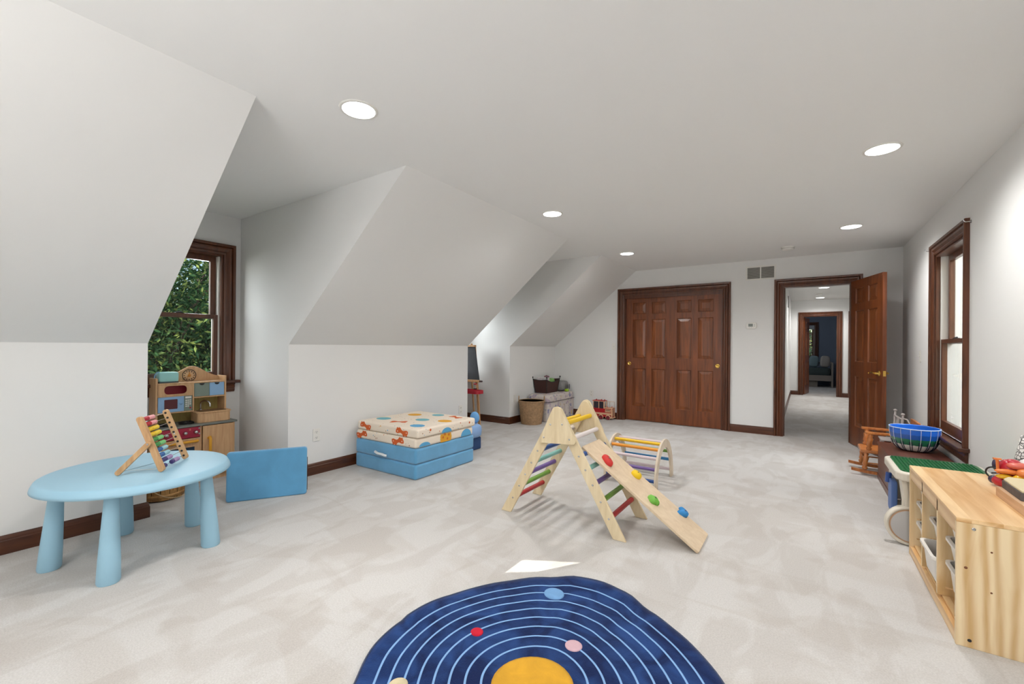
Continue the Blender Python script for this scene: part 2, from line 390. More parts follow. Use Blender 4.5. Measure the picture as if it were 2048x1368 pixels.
# hall and bedroom shell
struct('wall_hall_left', B().box((-.42, 8.77, 0), (-.29, 13.5, CZ)), wall_m)
struct('wall_hall_side', B().box((-1.7, 7.1, 0), (-1.6, 8.77, CZ)).box((-1.7, 8.65, 0), (-.42, 8.77, CZ)), wall_m)
struct('wall_hall_right', B().box((.95, 7.094, 0), (1.08, 13.5, CZ)), wall_m)
struct('wall_hall_far', wall_hole(B(), 'y', 13.5, 13.62, -.42, 1.08, CZ, [(-.026, .689, 0, 2.035)]), wall_m)
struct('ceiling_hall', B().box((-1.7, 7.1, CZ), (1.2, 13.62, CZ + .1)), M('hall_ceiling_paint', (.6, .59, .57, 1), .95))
b = wall_hole(B(), 'y', 17.6, 17.75, -2.1, 3.0, CZ, [(-.45, .30, .75, 1.98)])
struct('wall_bedroom_far', b, blue_m)
struct('wall_bedroom_right', B().box((1.08, 13.62, 0), (1.2, 17.6, CZ)), blue_m)
struct('wall_bedroom_left', B().box((-1.6, 13.62, 0), (-1.5, 17.6, CZ)).box((-1.6, 13.55, 0), (-.42, 13.62, CZ)), blue_m)
struct('ceiling_bedroom', B().box((-1.6, 13.62, CZ), (1.2, 17.75, CZ + .1)), ceil_m)
struct('wall_closet', B().box((-2.7, 7.13, 0), (-.8, 7.18, 2.3)), wall_m)
# baseboards
baseboard('baseboard_left', [(XW, Y1A), (XL, Y1A), (XL, YB)], trimh_m)
baseboard('baseboard_middle', [(XL + .3, Y2A), (XL, Y2A), (XL, Y1B), (XW, Y1B)][1:], trimh_m)
baseboard('baseboard_dormer_left', [(XW, Y1B), (XW, Y1A)], trimh_m)
baseboard('baseboard_far_dormer', [(XL, YF), (XL, Y2B), (XW, Y2B)], trimx_m)
baseboard('baseboard_far_dormer_window', [(XW, Y2B), (XW, Y2A), (XL - .001, Y2A)], trimh_m)
baseboard('baseboard_far', [(-2.565, YF), (XL, YF)], trimx_m)
baseboard('baseboard_far_middle', [(-.343, YF), (-.89, YF)], trimx_m)
baseboard('baseboard_far_right', [(XR, YF), (.61, YF)], trimx_m)
baseboard('baseboard_right', [(XR, YB), (XR, YF)], trimh_m)
baseboard('baseboard_hall_left', [(-.29, 13.5), (-.29, 8.77), (-.45, 8.77)], trimh_m)
baseboard('baseboard_hall_far', [(-.126, 13.5), (-.29, 13.5)], trimx_m)
baseboard('baseboard_hall_far_right', [(.95, 13.5), (.79, 13.5)], trimx_m)

# ------------------------------------------------------------------ doors
def knob_round(parent, x, y, z, sgn, rad=.030):
    T = T3((x, y, z), rx=PI / 2 if sgn < 0 else -PI / 2)
    B(T).lathe([(.0, .0), (rad, 0), (rad * 1.05, .004), (rad * .95, .008), (rad * .55, .006), (rad * .5, .002), (0, .002)], 24).build('finger_pull', brass_m, parent, local=True, label='round brass finger pull')
def door_leaf(root, w, h, t, T=None, mats=(door_m, doorp_m), six=True, rails=None):
    top, sm, r1, mid, lock, low, bot = [v * h / 2.02 for v in (.10, .185, .09, .62, .18, .61, .235)]
    st = .115 * w / .76; ms = .1 * w / .76; pw = (w - 2 * st - ms) / 2
    zz = [0, bot, bot + low, bot + low + lock, bot + low + lock + mid, bot + low + lock + mid + r1, h - top, h]
    b = B(T)
    b.box((0, -t / 2, 0), (st, t / 2, h)).box((w - st, -t / 2, 0), (w, t / 2, h))
    for i in (0, 2, 4, 6): b.box((st, -t / 2, zz[i]), (w - st, t / 2, zz[i + 1]))
    for i in (1, 3, 5): b.box((st + pw, -t / 2 + .0005, zz[i]), (st + pw + ms, t / 2 - .0005, zz[i + 1]))
    fr = b.build('door_frame', mats[0], root, local=True)
    for i in (1, 3, 5):
        for x0 in (st, st + pw + ms):
            p = B(T); x1 = x0 + pw; z0, z1 = zz[i], zz[i + 1]; e = min(.038, pw * .2)
            for sg in (-1, 1):
                y0, y1, y2 = sg * (t / 2 - .001), sg * (t / 2 - .013), sg * (t / 2 - .004)
                def ring(k, y): return [(x0 + k, y, z0 + k), (x1 - k, y, z0 + k), (x1 - k, y, z1 - k), (x0 + k, y, z1 - k)]
                vs = ring(0, y0) + ring(.008, y1) + ring(.012, y1) + ring(.012 + e, y2)
                fs = [(4 * k + j, 4 * k + (j + 1) % 4, 4 * k + 4 + (j + 1) % 4, 4 * k + 4 + j) for k in range(3) for j in range(4)] + [(12, 13, 14, 15)]
                if sg > 0: fs = [f[::-1] for f in fs]
                p.add(vs, fs)
            p.build('panel', mats[1], root, local=True)
    return fr
tr1 = thing('trim_1', None, None, (0, YF, 0), kind='structure')
casing(B(), -2.465, -.99, 0, 2.05, [(u * 1.08, d) for u, d in PROF]).build('casing', trim_m, tr1, local=True)
B().box((-2.465, 0, 0), (-2.45, .11, 2.05)).box((-1.005, 0, 0), (-.99, .11, 2.05)).box((-2.45, 0, 2.035), (-1.005, .11, 2.05)).box((-2.45, .004, 1.995), (-1.005, .02, 2.035)).build('jamb', trim_m, tr1, local=True)
for nm, x, y, kx in (('door_1', -2.449, YF + .078, .055), ('door_2', -1.745, YF + .036, .69)):
    d = thing(nm, None, None, (x, y, .008), kind='structure')
    door_leaf(d, .74, 2.02, .035); knob_round(d, kx, -.0175, .925, -1)
tr2 = thing('trim_2', None, None, (0, YF, 0), kind='structure')
casing(B(), -.243, .507, 0, 2.045, PROF).build('casing', trim_m, tr2, local=True)
B().box((-.243, 0, 0), (-.228, .12, 2.045)).box((.492, 0, 0), (.507, .12, 2.045)).box((-.228, 0, 2.03), (.492, .12, 2.045)).box((-.228, .05, 0), (-.216, .065, 2.03)).box((.48, .05, 0), (.492, .065, 2.03)).build('jamb', trim_m, tr2, local=True)
d3 = thing('door_3', None, None, (.505, 6.94, .012), -math.radians(90 - 17.2), kind='structure')
d3.location = (.508, 6.935, .012); reg(d3, Matrix.Translation(d3.location) @ Matrix.Rotation(-math.radians(72.8), 4, 'Z'))
door_leaf(d3, .755, 2.035, .038, T=T3((0, 0, 0)))
# lever handles on both faces, latch plate on the edge, hinges
for sg in (-1, 1):
    T = T3((.69, sg * .019, .92), rx=PI / 2 if sg < 0 else -PI / 2)
    b = B(T).lathe([(0, 0), (.03, 0), (.031, .004), (.024, .008), (.012, .012), (.010, .045), (0, .046)], 20)
    b.T = None
    pts = [(.69, sg * .062, .92), (.66, sg * .066, .925), (.62, sg * .064, .926), (.59, sg * .063, .919), (.575, sg * .064, .917)]
    b.tube(pts, [.010, .012, .009, .007, .006], 10).ball((.57, sg * .064, .917), .010)
    b.build('door_handle', brass_m, d3, local=True, label='brass lever handle')
B().box((.7545, -.013, .89), (.757, .013, .95)).build('latch_plate', brass_m, d3, local=True, label='brass latch plate')
for z in (.2, 1.0, 1.82): B().tube([(-.006, .02, z), (-.006, .02, z + .09)], .006, 8).build('hinge', brass_m, d3, local=True)
tr3 = thing('trim_3', None, None, (0, 13.5, 0), kind='structure')
casing(B(), -.026, .689, 0, 2.035, PROF).build('casing', trim_m, tr3, local=True)
B().box((-.026, 0, 0), (-.012, .12, 2.035)).box((.675, 0, 0), (.689, .12, 2.035)).box((-.012, 0, 2.02), (.675, .12, 2.035)).build('jamb', trim_m, tr3, local=True)
d4 = thing('door_4', None, None, (-.005, 13.63, .012), math.atan2(.66, .105), kind='structure')
door_leaf(d4, .67, 2.0, .035)
B().box((.905, 13.47, 0), (.949, 13.499, 2.13)).build('trim_4', trim_m)['kind'] = 'structure'

# ------------------------------------------------------------------ windows
def window(name, loc, rz, w, z0, z1, zm, cas=True, sash_m=trim_m, cw=.1, jd=.14, apron=True):
    # local x along the wall, -y towards the room
    r = thing(name, None, None, loc, rz, kind='structure')
    if cas:
        k = cw / .1
        casing(B(), -w / 2, w / 2, z0, z1, [(u * k, d) for u, d in PROF]).build('window_frame', trim_m, r, local=True)
        B().box((-w / 2 - cw - .035, -.062, z0 - .028), (w / 2 + cw + .035, .02, z0)).build('window_sill', trimx_m if abs(rz) < .1 else trimh_m, r, bevel=.006, local=True)
        ap = [(0, 0), (-.022, 0), (-.03, -.008), (-.018, -.02), (-.024, -.034), (-.016, -.05), (-.02, -.064), (-.012, -.085), (0, -.085)]
        B().prism([(y, z + z0 - .028) for y, z in ap], 'x', -w / 2 - cw, w / 2 + cw).build('apron', trim_m, r, local=True)
    B().box((-w / 2, 0, z0), (-w / 2 + .02, jd, z1)).box((w / 2 - .02, 0, z0), (w / 2, jd, z1)).box((-w / 2 + .02, 0, z1 - .02), (w / 2 - .02, jd, z1)).box((-w / 2 + .02, 0.02, z0), (w / 2 - .02, jd, z0 + .015)).build('jamb', trim_m, r, local=True)
    B().box((-w / 2 + .02, .028, z0 + .015), (-w / 2 + .034, jd + .03, z1 - .02)).box((w / 2 - .034, .028, z0 + .015), (w / 2 - .02, jd + .03, z1 - .02)).box((-w / 2, jd, z0), (-w / 2 + .02, jd + .03, z1)).box((w / 2 - .02, jd, z0), (w / 2, jd + .03, z1)).build('sash_track', whitep_m, r, local=True, label='white plastic sash track')
    for nm, a, c, y0, mt in (('lower_sash', z0 + .015, zm + .02, .03, .05), ('upper_sash', zm - .02, z1 - .02, .075, .05)):
        x0, x1 = -w / 2 + (.022 if nm[0] == 'l' else .034), w / 2 - (.022 if nm[0] == 'l' else .034); sw = .048
        lo = .07 if nm[0] == 'l' else .036; hi = .036 if nm[0] == 'l' else .05
        b = B().box((x0, y0, a), (x0 + sw, y0 + .036, c)).box((x1 - sw, y0, a), (x1, y0 + .036, c))
        b.box((x0 + sw, y0, a), (x1 - sw, y0 + .036, a + lo)).box((x0 + sw, y0, c - hi), (x1 - sw, y0 + .036, c))
        s_ = b.build(nm, sash_m, r, bevel=.003, local=True)
        B().box((x0 + sw - .004, y0 + .015, a + lo - .004), (x1 - sw + .004, y0 + .019, c - hi + .004)).build('pane', glass_m, s_, local=True)
    B().tube([(-.02, .04, zm + .026), (.02, .045, zm + .03)], .006, 8).box((-.03, .03, zm + .02), (.03, .06, zm + .026)).build('sash_lock', black_m, r, local=True)
    return r
window('window_1', (XW, (Y1A + Y1B) / 2, 0), PI / 2, .68, .85, 2.06, 1.458)
window('window_2', (XW, (Y2A + Y2B) / 2, 0), PI / 2, .68, .85, 2.06, 1.458)
window('window_3', (XR, 4.9705, 0), -PI / 2, .873, .49, 2.055, 1.272)
w5 = window('window_5', (-.075, 17.6, 0), 0, .75, .75, 1.98, 1.3)
B().box((-.36, -.03, 1.84), (.36, -.012, 1.975)).build('valance', M('valance_cloth', '#b9bcc0', .9), w5, local=True, label='pale fabric valance')

# ------------------------------------------------------------------ play table
blue_t = M('light_blue_plastic', '#9cc5da', .45, spec=.4)
def play_table():
    c = (-3.185, .885); r = thing('play_table', 'round light blue plastic play table on five tapered legs', 'table', (c[0], c[1], 0))
    R = .438
    prof = [(0, .437), (R - .03, .437), (R - .02, .44), (R - .006, .436), (R, .438), (R - .003, .452), (R - .014, .474), (R - .022, .4795), (R - .035, .48), (0, .478)]
    B().lathe(prof[::1], 72, c=(c[0], c[1], 0)).build('tabletop', blue_t, r)
    feet = [(-3.31, .528), (-2.902, .69), (-2.951, 1.125), (-3.355, 1.22), (-3.608, .909)]
    for fx, fy in feet:
        d = Vector((fx - c[0], fy - c[1])).normalized() * .366; tx, ty = c[0] + d.x, c[1] + d.y
        d2 = Vector((d.x, d.y)).normalized() * .338; bt = []
        b = B(); n = 24; vs = []; H_ = [0, .01, .12, .25, .38, .44]; RR = [.044, .048, .0445, .038, .031, .029]
        for z, q in zip(H_, RR):
            k = z / .44; ox = tx * (1 - k) + (c[0] + d2.x) * k; oy = ty * (1 - k) + (c[1] + d2.y) * k
            vs += [(ox + q * math.cos(2 * PI * j / n), oy + q * math.sin(2 * PI * j / n), z) for j in range(n)]
        fs = [(i * n + j, i * n + (j + 1) % n, (i + 1) * n + (j + 1) % n, (i + 1) * n + j) for i in range(len(H_) - 1) for j in range(n)]
        b.add(vs, fs, True); b.add(vs[:n], [tuple(range(n))[::-1]]); b.build('leg', blue_t, r)
play_table()

def abacus():
    p = Vector((-2.979, .925, .486)); e = Vector((-.7557, .655, 0)); g = Vector((-.3, -.19, .0)).normalized()
    tn = Vector((-3.052, .84, .79)); L = .282
    r = thing('abacus', 'folding wooden abacus with rainbow beads on the blue table', 'abacus', (p.x - .1, p.y + .05, .48))
    up = (tn - p); side = up.normalized()
    foot = Vector((-3.106, .777, .494)); piv = p + side * .168
    nrm = side.cross(e).normalized()
    def bar(a, c, w, th, name, ex=None):
        d = (c - a).normalized(); q = d.cross(e).normalized(); b = B()
        pr = rrect(-w / 2, (c - a).length + w / 2, -w / 2, w / 2, w * .49, 5)
        vs = [a + d * u + q * v - e * th / 2 for u, v in pr] + [a + d * u + q * v + e * th / 2 for u, v in pr]; n = len(pr)
        b.add(vs, [tuple(range(n)), tuple(range(n, 2 * n))[::-1]] + [(i, n + i, n + (i + 1) % n, (i + 1) % n) for i in range(n)])
        return b.build(name, beech_m, r, bevel=.001)
    a0 = p + side * .012 + Vector((0, 0, 0))
    for k in (0, 1):
        o = e * (L * k)
        s_ = bar(a0 + o, p + side * (up.length - .012) + o, .028, .024, 'side_post')
        if k == 0: bar(foot - e * .022, piv - e * .022, .026, .018, 'prop_leg')
        B().tube([piv + o - e * (.034 if k == 0 else .013), piv + o + e * .013], .005, 10).build('bolt', steel_m, r)
    B().tube([foot - e * .01, p + e * L + side * .02], .0012, 5).build('string', M('grey_string', '#6f8797', .8), r)
    B().tube([p + e * .01 + side * .01, foot + e * .02], .0012, 5).build('string', M('white_string', '#e8e6e0', .8), r)
    cols = [('#b3182c', '#e9a1a4')] * 2 + [('#e8c21b', '#efcf3a')] * 2 + [('#3f8f43', '#7cc377')] * 2 + [('#2a63a3', '#9cc7cf')] * 2 + [('#39286b', '#a586b3')] * 2
    mats = {}
    for h in {x for c2 in cols for x in c2}: mats[h] = M('bead_' + h[1:], h, .35, coat=.3)
    meshes = {}
    for h, mt in mats.items():
        m = B().lathe([(.002, -.0058), (.0105, -.0052), (.0128, -.002), (.0128, .002), (.0105, .0052), (.002, .0058)], 14).mesh('bead'); m.materials.append(mt); meshes[h] = m
    inv = XF[r.name].inverted(); rot = e.to_track_quat('Z', 'Y').to_matrix().to_4x4()
    for i in range(10):
        s = up.length * (1 - (.055 + .0975 * i)); q = p + side * s
        B().tube([q + e * .008, q + e * (L - .008)], .0016, 6).build('rod', steel_m, r)
        B().tube([q + e * (L + .0085), q + e * (L + .0098)], .006, 10).build('rod_cap', black_m, r)
        B().tube([q + e * (L - .0145), q + e * (L - .0115)], .0065, 12).build('rod_socket', black_m, r)
        for j in range(10):
            u = .018 + .0118 * j
            if i == 9: u = (.018 + .0118 * j) if j < 3 else (.085 + .0118 * j)
            if i == 8: u += .006
            h = cols[i][0 if j < 5 else 1]
            link('bead', meshes[h], r, inv @ Matrix.Translation(q + e * (u + .0)) @ rot)
abacus()

# ------------------------------------------------------------------ toy kitchen
def toy_kitchen():
    r = thing('toy_kitchen', 'wooden toy kitchen with clock and sink under the dormer window', 'toy kitchen', (-4.48, 1.6, 0))
    red = M('kitchen_red', '#a11f3c', .45); redin = M('kitchen_dark_red', '#8d1226', .5); sky_ = M('kitchen_light_blue', '#8fb6dc', .5)
    gg = M('kitchen_grey_green', '#7f8d83', .55); yel = M('kitchen_yellow', '#e2a32c', .45); mus = WD('kitchen_mustard_back', '#a38f4c', '#bba866', 'Z', 16, .6, 8, 0)
    ctr = M('kitchen_counter_grey', '#767a74', .5)
    B().box((-4.62, 1.30, 0), (-4.34, 1.315, .49)).box((-4.62, 1.871, 0), (-4.34, 1.886, .49)).box((-4.62, 1.315, 0), (-4.35, 1.871, .04)).box((-4.62, 1.315, .04), (-4.61, 1.871, .49)).box((-4.61, 1.609, .04), (-4.34, 1.624, .49)).build('body', kitw_m, r, bevel=.001)
    B().box((-4.625, 1.29, .49), (-4.318, 1.90, .506)).build('counter', ctr, r, bevel=.003)
    d = B().box((-4.34, 1.628, .045), (-4.327, 1.868, .484)).build('door', kitw_m, r, bevel=.002)
    B().tube([(-4.327, 1.672, .375), (-4.30, 1.672, .385), (-4.292, 1.672, .37), (-4.292, 1.672, .25), (-4.30, 1.672, .235), (-4.327, 1.672, .245)], .012, 8).build('door_handle', yel, d, label='yellow door handle')
    B().box((-4.34, 1.318, .398), (-4.325, 1.606, .486)).build('control_panel', red, r, bevel=.002, label='dark red control panel')
    for y in (1.365, 1.43, 1.495, 1.572):
        T = T3((-4.325, y, .443), ry=PI / 2)
        B(T).lathe([(.017, 0), (.017, .008), (.013, .02), (.010, .024), (0, .025)], 18).build('knob', steel_m, r, label='silver knob')
    for y, z, c_, q in ((1.53, .468, '#c46a62', .009), (1.60, .472, '#9a8f92', .008), (1.60, .425, '#9a8f92', .008), (1.40, .47, '#c46a62', .008)):
        B(T3((-4.3249, y, z), ry=PI / 2)).lathe([(q, 0), (q, .0006), (0, .0007)], 14).build('printed_dot', M('dot' + c_[1:], c_, .6), r)
    o = B().box((-4.34, 1.318, .045), (-4.327, 1.606, .392)).build('oven_door', kitw_m, r, bevel=.002)
    B().box((-4.327, 1.36, .13), (-4.325, 1.565, .32)).build('oven_window', M('oven_window', '#2f3a4a', .15), o)
    B().tube([(-4.327, 1.375, .366), (-4.305, 1.38, .369), (-4.298, 1.40, .37), (-4.298, 1.56, .37), (-4.305, 1.58, .369), (-4.327, 1.585, .366)], .011, 8).build('oven_handle', yel, o, label='yellow oven handle')
    for y in (1.40, 1.54):
        b = B()
        b.lathe([(.055, 0), (.055, .004), (.03, .006), (0, .006)], 20, c=(-4.43, y, .506))
        for k in range(4):
            a = PI / 4 + k * PI / 2; b.box((-.06, -.004, .004), (-.014, .004, .016), T3((-4.43, y, .506), rz=a))
        b.tube([(-4.43 + .05 * math.cos(t), y + .05 * math.sin(t), .52) for t in [2 * PI * i / 16 for i in range(16)]], .004, 6, closed=True)
        b.build('burner', black_m, r, label='black toy burner')
    sk = [(y, z) for y, z in rrect(-4.54, -4.37, 1.61, 1.87, .03)]
    b = B().prism(rrect(-4.545, -4.368, 1.607, 1.868, .03), 'z', .506, .588)
    s_ = b.build('sink', kitw_m, r, bevel=.003)
    B().prism(rrect(-4.552, -4.361, 1.60, 1.875, .035), 'z', .588, .60).build('sink_rim', kitw_m, s_, bevel=.003)
    B().prism(rrect(-4.52, -4.39, 1.635, 1.845, .03), 'z', .6, .602).build('basin', M('basin', '#7b5c3c', .6), s_)
    fp = [(-4.535, 1.685, .60)] + [(-4.535 + .045 * (1 - math.cos(t)), 1.685 + .02 * (1 - math.cos(t)), .655 + .03 * math.sin(t)) for t in [PI * i / 8 for i in range(9)]] + [(-4.445, 1.725, .635)]
    B().tube(fp, .0075, 10).lathe([(.016, 0), (.014, .008), (.008, .012)], 14, c=(-4.535, 1.685, .60)).build('faucet', steel_m, s_, label='chrome faucet')
    # hutch
    B().box((-4.62, 1.335, .506), (-4.47, 1.35, .905)).build('side_panel', kitw_m, r, bevel=.002)
    B().box((-4.62, 1.853, .506), (-4.47, 1.868, .907)).build('side_panel', kitw_m, r, bevel=.002)
    B().box((-4.625, 1.35, .506), (-4.615, 1.853, .86)).build('back_panel', mus, r, label='mustard back board')
    pr = [(1.35, .84), (1.853, .84), (1.853, .895)]
    for i in range(25):
        k = 1 - i / 24; y = 1.35 + .503 * k; z = .898 + .082 * math.exp(-((y - 1.645) / .115) ** 2) + .018 * math.sin(PI * k)
        pr.append((y, z))
    ar = B().prism(pr, 'x', -4.614, -4.600).build('arched_back', kitw_m, r, bevel=.0015)
    cl = B(T3((-4.600, 1.617, .914), ry=PI / 2)).lathe([(.0535, 0), (.0535, .004), (0, .0042)], 36).build('clock_face', M('clock_wood', '#dcb48a', .5), r, label='printed clock face')
    B(T3((-4.5955, 1.617, .914), ry=PI / 2)).tube([(.052 * math.cos(t), .052 * math.sin(t), 0) for t in [2 * PI * i / 36 for i in range(36)]], .0026, 6, closed=True).build('clock_ring', black_m, cl)
    b = B()
    for k in range(12):
        a = k * PI / 6; b.box((-.0005, -.0032, .033), (.0008, .0032, .043), T3((-4.5957, 1.617, .914), rx=a))
    b.build('hour_mark', black_m, cl)
    B(T3((-4.5957, 1.617, .914), ry=PI / 2)).lathe([(.013, 0), (.013, .005), (0, .006)], 16).box((-.03, -.004, .001), (.0, .004, .004)).box((0, -.003, .001), (.022, .003, .004), T3((-4.5957, 1.617, .914), ry=PI / 2) @ Matrix.Rotation(-.8, 4, 'Z')).build('clock_hands', M('clock_orange', '#cf8a3f', .5), cl, label='orange clock hands')
    B().box((-4.615, 1.35, .85), (-4.468, 1.853, .862)).build('top_shelf', kitw_m, r, bevel=.002)
    B().box((-4.615, 1.60, .60), (-4.47, 1.611, .85)).box((-4.615, 1.35, .745), (-4.47, 1.60, .756)).box((-4.615, 1.611, .718), (-4.47, 1.853, .729)).box((-4.615, 1.35, .602), (-4.47, 1.60, .612)).build('shelf', kitw_m, r, bevel=.0015)
    # niche board with red rounded opening
    hole = rrect(1.395, 1.557, .766, .838, .03, 4); n = len(hole); vs = []; fs = []
    outer = []
    cy_, cz_ = 1.476, .803
    for y, z in hole:
        dy, dz = y - cy_, z - cz_; k = min((.1235 / abs(dy)) if abs(dy) > 1e-6 else 9e9, (.0465 / abs(dz)) if abs(dz) > 1e-6 else 9e9); outer.append((cy_ + dy * k, cz_ + dz * k))
    b = B(); x0, x1 = -4.478, -4.470
    vs = [(x1, *p) for p in hole] + [(x1, *p) for p in outer] + [(x0, *p) for p in hole]
    fs = [(i, (i + 1) % n, n + (i + 1) % n, n + i)[::-1] for i in range(n)] + [(i, 2 * n + i, 2 * n + (i + 1) % n, (i + 1) % n)[::-1] for i in range(n)]
    b.add(vs, fs); b.box((x0, 1.3525, .7565), (x1 - .001, 1.357, .8495)).box((x0, 1.595, .7565), (x1 - .001, 1.5995, .8495)).box((x0, 1.357, .7565), (x1 - .001, 1.595, .7585)).box((x0, 1.357, .847), (x1 - .001, 1.595, .8495))
    b.build('niche_board', kitw_m, r)
    B().box((-4.60, 1.36, .757), (-4.55, 1.595, .849)).build('niche_lining', redin, r, label='dark red niche lining')
    # microwave
    m_ = B().box((-4.60, 1.353, .6135), (-4.472, 1.537, .744)).build('microwave', sky_, r, bevel=.002, label='light blue microwave')
    B().prism(rrect(1.396, 1.489, .640, .722, .004, 2), 'x', -4.472, -4.4705).build('microwave_window', M('microwave_window', '#5a2a32', .2), m_)
    B(T3((-4.472, 1.512, .683), ry=PI / 2)).lathe([(.010, 0), (.008, .008), (.011, .013), (0, .017)], 14).build('microwave_knob', sky_, m_)
    k_ = B().box((-4.60, 1.538, .6135), (-4.472, 1.597, .744)).build('keypad', gg, r, bevel=.001, label='grey green keypad')
    b = B().box((-4.472, 1.546, .722), (-4.4705, 1.590, .738))
    for i in range(4):
        for j in range(3):
            if i == 3 and j == 2: continue
            b.box((-4.472, 1.547 + .015 * j, .700 - .017 * i), (-4.4705, 1.558 + .015 * j, .710 - .017 * i))
    b.build('keypad_buttons', whitep_m, k_)['kind'] = 'stuff'
    B().box((-4.472, 1.577, .632), (-4.470, 1.589, .644)).build('stop_button', red, k_)
    for y0, y1, mt, lb in ((1.613, 1.731, gg, 'grey green drawer'), (1.733, 1.851, sky_, 'light blue drawer')):
        d_ = B().box((-4.60, y0, .7305), (-4.474, y1, .8485)).build('drawer', mt, r, bevel=.0015, label=lb)
        ym = (y0 + y1) / 2
        B().prism([(ym + .02 * math.cos(t), .8465 - .018 * math.sin(t)) for t in [PI * i / 10 for i in range(11)]], 'x', -4.475, -4.4735).build('finger_hole', black_m, d_)
toy_kitchen()
def toy_toaster():
    r = thing('toy_toaster', 'pale turquoise toy bread bin on top shelf of the toy kitchen', 'toy', (-4.54, 1.44, .862))
    tq = M('turquoise_plastic', '#9fdad8', .4)
    B().pillow((-4.585, 1.368, .868), (-4.505, 1.512, .955), n=6, e=.3).build('body', tq, r)
    B().box((-4.583, 1.372, .862), (-4.507, 1.508, .872)).build('base', M('toaster_base', '#4c5860', .5), r)
    B().tube([(-4.53, 1.378, .955), (-4.53, 1.36, .952), (-4.53, 1.348, .93), (-4.53, 1.344, .905)], .005, 8).build('handle', M('toaster_handle', '#8bb6d6', .4), r, label='pale blue handle')
toy_toaster()
def bushel():
    c = (-4.135, 1.285); r = thing('bushel_basket', 'wooden slat basket with wire handle on floor under the play table', 'basket', (c[0], c[1], 0))
    wood = WD('basket_slat_wood', '#80592f', '#bd9157', 'Z', 20, .6, 8, 0)
    n = 16
    for k in range(n):
        a0 = 2 * PI * k / n + .02; a1 = 2 * PI * (k + 1) / n - .02; b = B(); am = (a0 + a1) / 2
        def rr(z): return .125 + .035 * (z / .24)
        vs = []
        for z in (.012, .12, .24):
            for t_ in (0, .005):
                q = rr(z) + t_ + .003 * (k % 2)
                vs += [(c[0] + q * math.cos(a), c[1] + q * math.sin(a), z) for a in (a0, am, a1)]
        # rows: each z level has inner 3 then outer 3
        fs = []
        for i in range(2):
            A = i * 6; D = (i + 1) * 6
            fs += [(A + 3, A + 4, D + 4, D + 3), (A + 4, A + 5, D + 5, D + 4), (A + 1, A, D, D + 1), (A + 2, A + 1, D + 1, D + 2), (A, A + 3, D + 3, D), (A + 5, A + 2, D + 2, D + 5)]
        fs += [(0, 1, 4, 3), (1, 2, 5, 4), (12, 15, 16, 13), (13, 16, 17, 14)]
        b.add(vs, fs); b.build('slat', wood, r)
    B().lathe([(0, .008), (.125, .008), (.125, .018), (0, .018)], 24, c=(c[0], c[1], 0)).build('base', wood, r)
    for z, q in ((.205, .163), (.03, .136)):
        B().lathe([(q, z), (q + .004, z), (q + .006, z + .025), (q + .002, z + .025)], 32, c=(c[0], c[1], 0)).build('hoop', wood, r)
    pts = []
    for i in range(17):
        t = PI * i / 16; u = Vector((-.3, .95, 0)).normalized() * -1; f = Vector((.95, .3, 0)).normalized()
        pts.append(Vector((c[0], c[1], .20)) + u * (.172 * math.cos(t)) + f * (.165 * math.sin(t) + .01) + Vector((0, 0, -.175 * math.sin(t))))
    B().tube(pts, .0035, 6).build('handle', M('wire_tan', '#b59d77', .5), r, label='thin tan wire handle')
bushel()
def twig():
    m = M('grey_twig', '#6f675f', .8)
    b = B().tube([(-4.17, 1.44, .012), (-4.14, 1.455, .02), (-4.10, 1.475, .008)], [.004, .006, .003], 6).tube([(-4.15, 1.45, .015), (-4.12, 1.44, .03), (-4.10, 1.43, .012)], [.004, .004, .002], 6).ball((-4.15, 1.45, .014), .009)
    tag(b.build('twig', m), 'small grey forked twig on the carpet beside the slat basket', 'twig')
twig()

